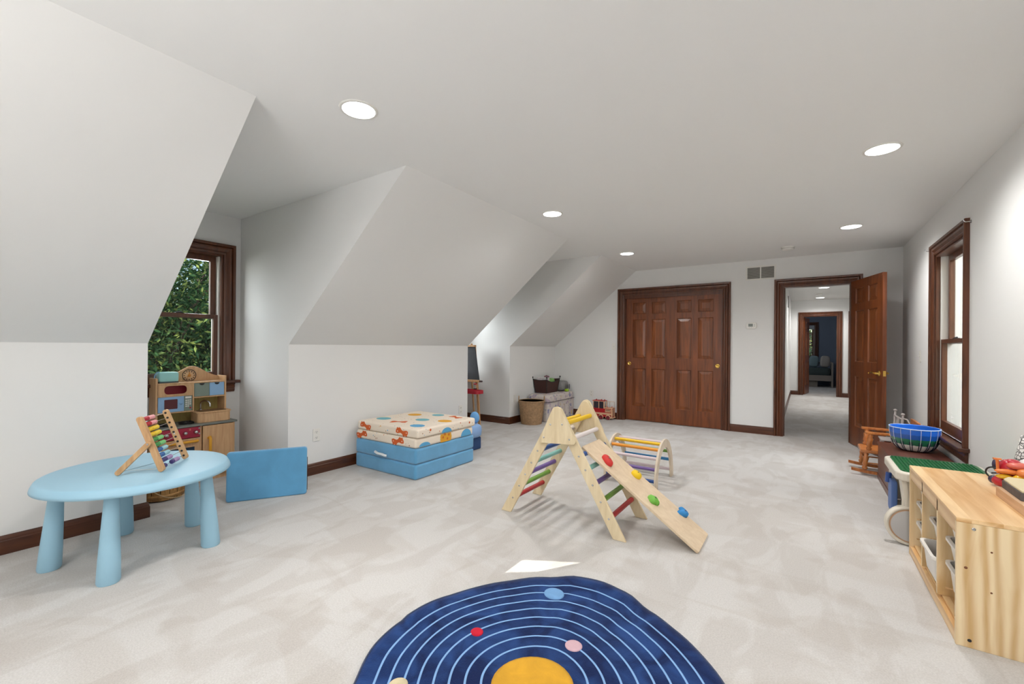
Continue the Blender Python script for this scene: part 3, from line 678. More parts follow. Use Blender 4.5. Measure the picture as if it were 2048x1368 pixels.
# ------------------------------------------------------------------ foam pieces
velvet_m = M('blue_velour', '#5b9cc6', .9, var=.10, vs=5, bump=.2, bs_=300, sheen=.5)
def foam_panel():
    a = Vector((-3.602, 1.506)); c = Vector((-3.305, 1.972)); d = (c - a); L = d.length; ang = math.atan2(d.y, d.x)
    r = thing('foam_cushion', 'blue velour foam cushion standing on edge between play table and wall', 'cushion', (a.x, a.y, 0), ang)
    T = Matrix.Rotation(math.radians(-3), 4, 'X')
    B(T).prism(rrect(0, L, .0, .375, .02), 'y', 0.0, .055).build('cover', velvet_m, r, bevel=.012, local=True, seg=3)
    B(T).box((L - .001, .02, .03), (L + .004, .035, .29)).build('zip', black_m, r, local=True, label='black zip strip')
foam_panel()
def print_mat():
    # cream cotton with tiny specks
    m, nt, bs = newmat('cream_print'); tc = nt.nodes.new('ShaderNodeTexCoord')
    v = nt.nodes.new('ShaderNodeTexVoronoi'); v.inputs['Scale'].default_value = 26; nt.links.new(tc.outputs['Object'], v.inputs['Vector'])
    r = nt.nodes.new('ShaderNodeValToRGB'); r.color_ramp.interpolation = 'CONSTANT'; r.color_ramp.elements[0].color = (1, 1, 1, 1); r.color_ramp.elements[1].position = .13; r.color_ramp.elements[1].color = (0, 0, 0, 1)
    nt.links.new(v.outputs['Distance'], r.inputs[0])
    h = nt.nodes.new('ShaderNodeValToRGB'); h.color_ramp.interpolation = 'CONSTANT'
    for p, c_ in ((0, '#8a5a3a'), (.35, '#b5aaa0'), (.6, '#d0703a'), (.8, '#5f9fc0')):
        if p == 0: h.color_ramp.elements[0].color = C(c_)
        elif p == .35: h.color_ramp.elements[1].position = p; h.color_ramp.elements[1].color = C(c_)
        else: el = h.color_ramp.elements.new(p); el.color = C(c_)
    sp = nt.nodes.new('ShaderNodeSeparateColor'); nt.links.new(v.outputs['Color'], sp.inputs[0]); nt.links.new(sp.outputs[0], h.inputs[0])
    mx = nt.nodes.new('ShaderNodeMix'); mx.data_type = 'RGBA'; nt.links.new(r.outputs[0], mx.inputs[0]); mx.inputs[6].default_value = C('#e9dccb'); nt.links.new(h.outputs[0], mx.inputs[7])
    nt.links.new(mx.outputs[2], bs.inputs['Base Color']); bs.inputs['Roughness'].default_value = .85; return m
def foam_couch():
    x0, y0, w, d = -3.692, 2.71, .847, .822
    r = thing('foam_couch', 'folded blue foam couch with cream printed cushions on top by the wall', 'folding couch', (x0 + w / 2, y0 + d / 2, 0))
    cm = print_mat(); org = M('print_orange', '#cf5f28', .85); tl = M('print_teal', '#6fb1bd', .85); bl = M('print_blue', '#5aa3cf', .85)
    ye = M('print_yellow', '#e0a32e', .85); wh = M('print_white', '#eee6da', .85); dk = M('print_brown', '#a3552a', .85)
    def cush(a, c, mt, nm, lb=None):
        return B().box(a, c).build(nm, mt, r, bevel=.022, label=lb, seg=4)
    cush((x0, y0, 0), (x0 + w, y0 + d, .137), velvet_m, 'lower_base')
    cush((x0, y0, .138), (x0 + w, y0 + d, .277), velvet_m, 'upper_base')
    lowc = cush((x0 + .004, y0 + .006, .278), (x0 + w - .008, y0 + d - .01, .364), cm, 'lower_cushion', 'cream printed cushion')
    u = cush((x0 - .0, y0 + .02, .365), (x0 + w + .002, y0 + d + .02, .450), cm, 'upper_cushion', 'cream printed cushion')
    b = B(); 
    b.tube([(x0 + .305, y0 - .001, .185), (x0 + .315, y0 - .012, .187), (x0 + .36, y0 - .018, .178), (x0 + .42, y0 - .018, .178), (x0 + .455, y0 - .012, .170), (x0 + .465, y0 - .001, .168)], .0125, 8)
    b.build('strap', M('strap_white', '#dfe2e4', .7), r, label='white carrying strap')
    # flat printed shapes lying on the cloth
    def top(x, y, pts, mt, z=.4502): return B().prism([(x0 + x + px, y0 + y + py) for px, py in pts], 'z', z, z + .0008).build('printed_shape', mt, u)
    for x, y, q, mt in ((.13, .24, .08, tl), (.20, .60, .08, ye), (.50, .42, .075, tl), (.42, .73, .07, tl), (.73, .50, .075, ye), (.70, .16, .075, bl)): top(x, y, circ(0, 0, q, 24, q * .85), mt)
    bow = [(-.012, .016), (-.05, .040), (-.075, .042), (-.082, .02), (-.076, 0), (-.082, -.02), (-.075, -.042), (-.05, -.040), (-.012, -.016), (.012, -.016), (.05, -.040), (.075, -.042), (.082, -.02), (.076, 0), (.082, .02), (.075, .042), (.05, .040), (.012, .016)]
    def rot(p, a, k=1): return [(k * (x * math.cos(a) - y * math.sin(a)), k * (x * math.sin(a) + y * math.cos(a))) for x, y in p]
    def clip(p, z0, z1):
        for lim, sg in ((z0, 1), (z1, -1)):
            o = []
            for i in range(len(p)):
                a, b_ = p[i - 1], p[i]; ia, ib = sg * (a[1] - lim) >= 0, sg * (b_[1] - lim) >= 0
                if ia != ib: k = (lim - a[1]) / (b_[1] - a[1]); o.append((a[0] + (b_[0] - a[0]) * k, lim))
                if ib: o.append(b_)
            p = o
        return p
    for x, y, a in ((.40, .20, .5), (.66, .74, -.3)):
        top(x, y, rot(bow, a), org)
    def front(xc, zc, pts, mt, par, off=0): return B().prism([(x0 + xc + px, zc + pz) for px, pz in pts], 'y', off, off + .0008).build('printed_shape', mt, par)
    def right(yc, zc, pts, mt, par, xx): return B().prism([(y0 + yc + px, zc + pz) for px, pz in pts], 'x', xx, xx + .0008).build('printed_shape', mt, par)
    yl, yu = y0 + .006 - .0008, y0 + .02 - .0008
    for bx_, ang in ((.128, -.42), (.645, -.38)):
        front(bx_, .408, clip(rot(bow, ang, .95), -.038, .038), org, u, yu); front(bx_ - .038, .322, clip(rot(bow, -ang, .95), -.038, .038), org, lowc, yl)
        for lx, lz in ((.06, .02), (.056, -.018), (-.06, .018), (-.056, -.02)):
            (ax_, az_), = rot([(lx, lz)], ang, .95); front(bx_ + ax_, .408 + az_, circ(0, 0, .005, 10), wh, u, yu - .0006)
            (ax_, az_), = rot([(lx, lz)], -ang, .95); front(bx_ - .038 + ax_, .322 + az_, circ(0, 0, .005, 10), wh, lowc, yl - .0006)
    for x, z, q, mt, par, yy in ((.35, .43, .006, ye, u, yu), (.30, .31, .005, dk, lowc, yl), (.76, .30, .006, dk, lowc, yl), (.45, .40, .006, bl, u, yu)):
        front(x, z, circ(0, 0, q, 10), mt, par, yy)
    xr, xu = x0 + w - .008, x0 + w + .002
    right(.40, .318, [(-.075, -.038), (-.08, .02), (-.07, .038), (.07, .038), (.08, .0), (.07, -.038)], ye, lowc, xr)
    for y, z in ((.36, .325), (.42, .305), (.44, .34), (.385, .35)): right(y, z, circ(0, 0, .012, 12), M('cookie_chip%d' % int(y * 1000), '#c96a22', .85), lowc, xr + .0007)
    right(.12, .288, [(.07 * math.cos(t), .035 * math.sin(t)) for t in [PI * i / 12 for i in range(13)]], bl, lowc, xr)
    right(.70, .285, [(.08 * math.cos(t), .07 * math.sin(t)) for t in [PI * i / 12 for i in range(13)]], bl, lowc, xr)
    right(.40, .37, [(.07 * math.cos(t), .045 * math.sin(t)) for t in [PI * i / 12 for i in range(13)]], bl, u, xu)
    for y, z, q in ((.18, .425, .012), (.74, .415, .011), (.30, .395, .005), (.6, .43, .006)): right(y, z, circ(0, 0, q, 12), org, u, xu)
foam_couch()
def kids_seat():
    r = thing('kids_seat', 'small pale blue upholstered seat hidden behind the foam couch', 'seat', (-3.33, 3.86, 0))
    lb = M('pale_blue_fabric', '#8eb0de', .85, bump=.1); db = M('navy_fabric', '#2d4a78', .85)
    B().box((-3.55, 3.70, 0), (-3.13, 4.02, .14)).build('base', db, r, bevel=.015, label='navy base')
    B().pillow((-3.57, 3.68, .13), (-3.09, 4.04, .30), n=6, e=.45).build('cushion', lb, r)
    B().prism([(-3.44 + .17 * math.cos(t), .22 + .07 * math.sin(t)) for t in [PI * i / 16 for i in range(17)]], 'y', 3.94, 4.03).build('backrest', M('sky_blue_fabric', '#6ea6da', .85), r, bevel=.02, seg=3)
    B().ball((-3.20, 3.98, .36), (.06, .05, .07)).build('ear', M('sky_blue_fabric2', '#6ea6da', .85), r)
kids_seat()

# ------------------------------------------------------------------ easel
def easel():
    r = thing('easel', 'wooden chalkboard easel with red tray in the far dormer', 'easel', (-4.36, 5.2, 0))
    cb = M('chalkboard', '#2b2c31', .7, var=.25, vs=5); wd = beech_m; rd = M('red_plastic', '#b52133', .4)
    cx = -4.36
    def P(x, z, off=0): return (cx + x, 5.16 + .10 * z / 1.23 + off, z)
    b = B(); pts = [(-.245, .68), (.245, .68), (.125, 1.185), (-.125, 1.185)]
    b.hexa([P(pts[0][0], .68), P(pts[1][0], .68), P(pts[1][0], .68, .012), P(pts[0][0], .68, .012)], [P(pts[3][0], 1.185), P(pts[2][0], 1.185), P(pts[2][0], 1.185, .012), P(pts[3][0], 1.185, .012)])
    b.build('chalkboard', cb, r)
    for s in (-1, 1):
        b = B(); q = [(s * .285, 0), (s * .10, 1.215)]; w = .017
        b.hexa([P(q[0][0] - w, 0, .012), P(q[0][0] + w, 0, .012), P(q[0][0] + w, 0, .036), P(q[0][0] - w, 0, .036)], [P(q[1][0] - w, 1.2, .012), P(q[1][0] + w, 1.2, .012), P(q[1][0] + w, 1.2, .036), P(q[1][0] - w, 1.2, .036)])
        b.build('leg', wd, r)
    B().tube([P(0, 1.2, .02), (cx, 5.42, 0.008)], .014, 8).build('rear_leg', wd, r)
    B().box((cx - .13, 5.235, 1.185), (cx + .13, 5.285, 1.215)).ball((cx + .06, 5.255, 1.22), .018).build('top_rail', wd, r, bevel=.003)
    B().box((cx - .27, 5.18, .645), (cx + .27, 5.22, .68)).build('ledge', wd, r, bevel=.003)
    B().tube([(cx + .27, 5.2, .663), (cx + .315, 5.2, .663)], .014, 10).build('paper_holder', M('dark_plug', '#4a3a38', .5), r)
    for z in (.62, .55): B().tube([(cx + .19, 5.16, z), (cx + .24, 5.16, z)], .012, 8).build('clip', rd if z > .6 else M('dark_clip', '#4a2f2f', .5), r)
    b = B().prism([(p[0], p[1]) for p in rrect(cx - .275, cx + .40, 4.98, 5.17, .07)], 'z', .49, .50)
    o = rrect(cx - .275, cx + .40, 4.98, 5.17, .07); n = len(o); k = .93
    ctr = (cx + .06, 5.075); ins = [(ctr[0] + (x - ctr[0]) * .95, ctr[1] + (y - ctr[1]) * .86) for x, y in o]
    vs = [(x, y, .50) for x, y in o] + [(x, y, .54) for x, y in o] + [(x, y, .54) for x, y in ins] + [(x, y, .50) for x, y in ins]
    b.add(vs, [(i, (i + 1) % n, n + (i + 1) % n, n + i) for i in range(n)] + [(n + i, n + (i + 1) % n, 2 * n + (i + 1) % n, 2 * n + i) for i in range(n)] + [(2 * n + i, 2 * n + (i + 1) % n, 3 * n + (i + 1) % n, 3 * n + i) for i in range(n)])
    b.build('tray', rd, r, label='red plastic tray')
easel()

# ------------------------------------------------------------------ wall fittings
def plate(name, label, cat, c, n, kind='outlet', w=.07, h=.115):
    # c centre on the wall, n = 'x+','x-','y-' facing direction
    rz = {'x+': PI / 2, 'x-': -PI / 2, 'y-': 0}[n]
    r = thing(name, label, cat, c, rz)
    B().prism(rrect(-w / 2, w / 2, -h / 2, h / 2, .006, 2), 'y', -.006, -.0005).build('cover_plate', whitep_m, r, local=True, bevel=.0015)
    if kind == 'outlet':
        for z in (-.026, .026):
            s = B().prism(circ(0, z, .017, 18, .015), 'y', -.008, -.006).build('socket', whitep_m, r, local=True)
            B().box((-.008, -.0085, z + .0), (-.005, -.0079, z + .009)).box((.005, -.0085, z), (.008, -.0079, z + .009)).prism(circ(0, z - .007, .003, 8), 'y', -.0085, -.0079).build('slot', black_m, s, local=True)
    elif kind == 'switch':
        B().box((-.006, -.008, -.013), (.006, -.006, .013)).hexa([(-.004, -.007, -.008), (.004, -.007, -.008), (.004, -.0065, 0), (-.004, -.0065, 0)], [(-.003, -.02, .006), (.003, -.02, .006), (.003, -.007, .010), (-.003, -.007, .010)]).build('toggle', whitep_m, r, local=True)
plate('outlet', 'white outlet low on wall between foam cushion and foam couch', 'outlet', (XL, 2.328, .362), 'x+')
plate('outlet', 'white outlet low on the wall above far end of foam couch', 'outlet', (XL, 4.368, .356), 'x+')
plate('outlet', 'white blank plate low on wall behind the wicker basket', 'wall plate', (XL, 5.66, .385), 'x+', 'blank')
plate('outlet', 'white outlet low on far wall above the red toy train', 'outlet', (-3.036, YF, .40), 'y-')
plate('light_switch', 'white light switch on far wall close to closet door frame', 'switch', (-2.64, YF, 1.21), 'y-', 'switch')
plate('light_switch', 'white light switch on wall beside the tall side window', 'switch', (XR, 6.006, 1.13), 'x-', 'switch')
def thermostat():
    r = thing('thermostat', 'white thermostat on wall between closet and open door', 'thermostat', (-.617, YF, 1.52))
    B().prism(rrect(-.066, .066, -.045, .045, .03, 6), 'y', -.024, -.0005).build('housing', whitep_m, r, bevel=.004, local=True)
    B().box((-.038, -.0255, -.016), (.018, -.024, .024)).build('screen', M('lcd_grey', '#777c76', .3), r, local=True, label='grey screen')
    for z in (.012, -.008): B().prism(circ(.04, z, .005, 10), 'y', -.0265, -.024).build('button', M('button_grey', '#9c9c98', .5), r, local=True)
    B().box((-.03, -.0255, -.033), (-.022, -.024, -.028)).box((-.005, -.0255, -.033), (.003, -.024, -.028)).build('button', M('button_grey2', '#9c9c98', .5), r, local=True)
thermostat()
def vent():
    r = thing('wall_vent', 'white double return air grille high on wall beside open door', 'vent', (-.51, YF, 2.258))
    w, h = .187, .10
    b = B().box((-w, -.008, -h), (w, -.0005, -h + .022)).box((-w, -.008, h - .022), (w, -.0005, h)).box((-w, -.008, -h + .022), (-w + .024, -.0005, h - .022)).box((w - .024, -.008, -h + .022), (w, -.0005, h - .022)).box((-.007, -.008, -h + .022), (.007, -.0005, h - .022))
    b.build('frame', whitep_m, r, local=True)
    B().box((-w + .01, -.0012, -h + .01), (w - .01, -.0006, h - .01)).build('duct_opening', M('duct_dark', '#5b5a56', .8), r, local=True)
    b = B()
    for i in range(13):
        z = -h + .027 + i * .0122
        b.hexa([(-w + .024, -.007, z), (w - .024, -.007, z), (w - .024, -.0015, z + .006), (-w + .024, -.0015, z + .006)], [(-w + .024, -.007, z + .0012), (w - .024, -.007, z + .0012), (w - .024, -.0015, z + .0072), (-w + .024, -.0015, z + .0072)])
    b.build('louvre_slats', M('louvre_white', '#c9c7c0', .5), r, local=True)['kind'] = 'stuff'
vent()
def downlight(i, x, y, label, z=CZ, k=1.0):
    r = thing('ceiling_light', label, 'ceiling light', (x, y, z), group='recessed ceiling lights')
    B().lathe([(.098, 0), (.096, -.004), (.084, -.006), (.082, -.002)], 40).build('trim_ring', whitep_m, r, local=True)
    B().lathe([(.0835, -.0045), (.05, -.0052), (0, -.0055)], 40).build('lens', lens_m, r, local=True, label='glowing lens')
    l = bpy.data.lights.new('downlight', 'SPOT'); l.energy = 102 * k; l.color = (1, .99, .972); l.spot_size = math.radians(158); l.spot_blend = 1; l.shadow_soft_size = .07
    o = bpy.data.objects.new('downlight', l); COL.objects.link(o); o.location = (x, y, z - .012)
lens_m = EM('lamp_lens', (1, .985, .955, 1), 9)
for i, (x, y, lb) in enumerate(((-1.953, 1.436, 'largest glowing recessed ceiling light, above the blue play table'), (.394, 3.499, 'recessed ceiling light nearest the side window'),
        (-1.956, 3.558, 'recessed ceiling light above the climbing triangle near middle slope'), (.389, 5.55, 'recessed ceiling light in front of the open door'),
        (-1.95, 5.601, 'recessed ceiling light nearest the closet doors'), (.394, 1.45, 'recessed ceiling light above the rug'),
        (-1.95, -.62, 'recessed ceiling light behind viewpoint above slope side'), (.394, -.62, 'recessed ceiling light behind viewpoint by side wall'),
        (.328, 10.793, 'nearer recessed ceiling light in the hallway'), (.32, 12.9, 'farther recessed ceiling light in the hallway'))):
    downlight(i, x, y, lb, k=1.1 if y > 8 else 1.0)
def detector(x, y, label):
    r = thing('smoke_detector', label, 'smoke detector', (x, y, CZ))
    B().lathe([(.072, 0), (.072, -.012), (.066, -.014), (.066, -.03), (.058, -.038), (0, -.04)], 32).build('housing', whitep_m, r, local=True)
    B().lathe([(.0665, -.018), (.067, -.02), (.0665, -.022)], 32).build('grille_ring', M('detector_grey', '#a9a7a0', .6), r, local=True)
detector(-.169, 6.269, 'round white smoke detector on ceiling before the open door')
detector(.27, 11.9, 'round smoke detector on hallway ceiling between its lights')
r_ = thing('hall_vent', 'dark grille high on the hallway left wall', 'vent', (-.29, 11.0, 2.2)); B().prism(rrect(-.1, .1, -.12, .12, .02), 'x', 0.0005, .012, T=None).build('grille', M('grille_dark', '#57554f', .6), r_, local=True)
for i, (y, z, lb) in enumerate(((5.60, 2.13, 'small metal hook on wall at far top corner of side window'), (4.40, 2.12, 'small metal hook on wall at near top corner of side window'))):
    b = B().tube([(XR - .0005, y, z), (XR - .03, y, z), (XR - .04, y, z + .008), (XR - .042, y, z + .02)], .004, 8)
    b.tube([(XR - .0005, y, z), (XR - .004, y, z)], .012, 12)
    tag(b.build('curtain_hook', steel_m), lb, 'hook')

# ------------------------------------------------------------------ climbing triangle, ramp, arch
PC = {k: M('rung_' + k, h, .45, coat=.1) for k, h in dict(red='#b02a2c', green='#6f9c37', purple='#6e5394', teal='#86bfb4', blue='#1f4f95', white='#e6dedc', yellow='#ecc119', orange='#e8952a', ltblue='#2f7fb8', pink='#d9c8cc').items()}
def climbing_triangle():
    r = thing('climbing_triangle', 'birch climbing triangle with rainbow rungs in the middle of the carpet', 'climbing frame', (-1.37, 2.83, 0))
    ax, az = -1.375, .755
    def leg_poly(fx):
        d = Vector((ax - fx, az - 0)).normalized(); n = Vector((-d.y, d.x)); w = .036
        a = Vector((fx, 0)); top = Vector((ax, az))
        s = 1 if fx < ax else -1
        # foot cut flat on the floor, round at the top
        pts = []
        k = w / abs(n.x) if abs(n.x) > 1e-6 else w
        pts.append((fx - k * 1.0, .0)); pts.append((fx + k * 1.0, .0))
        c = top; a0 = math.atan2(-n.y, -n.x)
        up = math.atan2(d.y, d.x)
        for i in range(9):
            t = up - PI / 2 + PI * i / 8; pts.append((c.x + w * math.cos(t), c.y + w * math.sin(t)))
        return pts
    for side, (y0, y1) in enumerate(((2.60, 2.618), (3.035, 3.053))):
        for nm, fx, dy in (('leg', -1.795, .0008), ('leg', -.94, 0)):
            B().prism(leg_poly(fx), 'y', y0 + dy, y1 - dy).build(nm, birch_m, r, bevel=.003)
        # gusset plate on the outer face
        g = []; yy = (y0 - .018, y0 - .0005) if side == 0 else (y1 + .0005, y1 + .018)
        for i in range(7):
            t = PI - .53 - (PI - 1.06) * i / 6; g.append((ax + .04 * math.cos(t), az + .042 * math.sin(t)))
        for cx, cz, a0, a1 in ((-1.255, .575, .45, -1.2), (-1.488, .558, -1.9, -3.5)):
            for i in range(5): t = a0 + (a1 - a0) * i / 4; g.append((cx + .02 * math.cos(t), cz + .02 * math.sin(t)))
        pl = B().prism(g, 'y', *yy).build('gusset_plate', birch_m, r, bevel=.003)
    def xl(z): return -1.795 + (z / az) * .42
    def xr(z): return -.94 - (z / az) * .435
    rl = [('red', .11), ('green', .205), ('purple', .295), ('teal', .385), ('blue', .475), ('white', .58), ('yellow', .672)]
    rr = [('red', .12), ('green', .215), ('purple', .312), ('teal', .400), ('blue', .482), ('white', .588), ('yellow', .682)]
    for L_, fx in ((rl, xl), (rr, xr)):
        for c_, z in L_:
            B().tube([(fx(z), 2.6185, z), (fx(z), 3.0345, z)], .0165, 14).build('rung', PC[c_], r, label=c_ + ' rung')
            for y, s in ((2.6, -1), (3.053, 1)):
                if z > .54: y += s * .0185
                B(T3((fx(z), y, z), rx=PI / 2 if s < 0 else -PI / 2)).lathe([(.007, 0), (.006, .002), (.003, .002), (.002, .001), (0, .001)], 10).build('bolt', steel_m, r)
climbing_triangle()
def climbing_ramp():
    A = Vector((-1.241, 2.85, .527)); Z = Vector((-.498, 2.85, .012)); d = (Z - A); L = d.length; d.normalize(); n = Vector((-d.z, 0, d.x)); n = n if n.z > 0 else -n
    r = thing('climbing_ramp', 'pale plywood ramp with four coloured holds leaning on the climbing triangle', 'ramp', (-.87, 2.85, 0))
    m = Matrix((d, Vector((0, 1, 0)), d.cross(Vector((0, 1, 0))))).transposed().to_4x4()
    # local: x down the slope, y across, z outward
    zdir = Vector((m[0][2], m[1][2], m[2][2])); sg = 1 if zdir.z > 0 else -1
    T = Matrix.Translation(A) @ m
    def loc(s, y, h): return (s, y, sg * h)
    rm = WD('ramp_plywood', '#cdb596', '#ddc8ab', 'Z', 6, .6, 6, .0)
    b = B(T); b.prism(rrect(0, L, -.15, .15, .012, 3), 'z', min(0, -sg * .016), max(0, -sg * .016)); b.build('board', rm, r, bevel=.002)
    B(T).box((.02, -.12, -sg * .0165), (.05, .12, -sg * .045)).build('hook_strip', birch_m, r)
    def hold(s, y, shape, c_, nm):
        b = B(T); n_ = len(shape)
        k = [(1, 0), (1.0, .012), (.86, .024), (.5, .030)]
        vs = [(s + x * q, y + yy * q, sg * (h + .0005)) for q, h in k for x, yy in shape]
        fs = [(i * n_ + j, i * n_ + (j + 1) % n_, (i + 1) * n_ + (j + 1) % n_, (i + 1) * n_ + j) for i in range(3) for j in range(n_)]
        if sg < 0: fs = [f[::-1] for f in fs]
        b.add(vs, fs, True); b.add(vs[3 * n_:], [tuple(range(n_)) if sg > 0 else tuple(range(n_))[::-1]])
        h = b.build('climbing_hold', M('hold_' + nm, c_, .6, bump=.2), r, label=nm + ' climbing hold')
        B(T).tube([loc(s, y, .028), loc(s, y, .0335)], .006, 10).build('bolt', steel_m, h)
    hold(.173, -.063, [(.040 * math.cos(t) * (1 + .28 * math.cos(2 * t + 1.2)), .040 * math.sin(t) * (1 + .28 * math.cos(2 * t + 1.2))) for t in [2 * PI * i / 20 for i in range(20)]], '#c9302b', 'red')
    hold(.357, .083, circ(0, 0, .036, 20), '#e9c315', 'yellow')
    hold(.543, -.047, [(.036 * math.cos(t) * (1 + .12 * math.cos(4 * t)), .036 * math.sin(t) * (1 + .12 * math.cos(4 * t))) for t in [2 * PI * i / 20 for i in range(20)]], '#6fb344', 'green')
    hold(.721, .117, [(-.040, .024), (-.022, .01), (-.012, .0), (-.024, -.012), (-.034, -.03), (-.014, -.036), (.014, -.026), (.03, -.006), (.03, .016), (.014, .034), (-.012, .040), (-.030, .038)][::-1], '#2f86c8', 'blue')
climbing_ramp()
def climbing_arch():
    r = thing('climbing_arch', 'small birch climbing arch with rainbow rungs behind the ramp', 'climbing frame', (-1.25, 3.965, 0), math.radians(-1))
    W_, H_ = .275, .385; wm = WD('arch_plywood', '#c9b7a0', '#e0d2be', 'Z', 7, .6, 6, 0)
    def curve(t, k):  # t 0..1 foot to foot
        a = PI * t; w = W_ - k; h = H_ - k * 1.15
        x = -w * math.cos(a); z = h * math.sin(a) ** .93
        return x, z
    n = 28
    for x in (.215, -.233):
        out = [curve(i / n, 0) for i in range(n + 1)]; inn = [curve(i / n, .066) for i in range(n + 1)]
        b = B(); N = n + 1
        vs = [(x, p[0], p[1]) for p in out] + [(x, p[0], p[1]) for p in inn] + [(x + .018, p[0], p[1]) for p in out] + [(x + .018, p[0], p[1]) for p in inn]
        fs = []
        for i in range(n):
            fs += [(i, N + i, N + i + 1, i + 1), (2 * N + i, 2 * N + i + 1, 3 * N + i + 1, 3 * N + i), (i, i + 1, 2 * N + i + 1, 2 * N + i), (N + i, 3 * N + i, 3 * N + i + 1, N + i + 1)]
        fs += [(0, 2 * N, 3 * N, N), (n, N + n, 3 * N + n, 2 * N + n)]
        b.add(vs, fs); b.build('arch_panel', wm, r, local=True, bevel=.002)
    for t, c_ in ((.05, 'blue'), (.14, 'purple'), (.235, 'pink'), (.335, 'orange'), (.44, 'yellow'), (.57, 'pink'), (.665, 'red'), (.765, 'green'), (.86, 'ltblue'), (.95, 'pink')):
        y, z = curve(t, .031)
        B().tube([(-.2148, y, z), (.2148, y, z)], .0145, 12).build('rung', PC[c_], r, local=True, label={'ltblue': 'light blue', 'pink': 'pale pink'}.get(c_, c_) + ' rung')
climbing_arch()

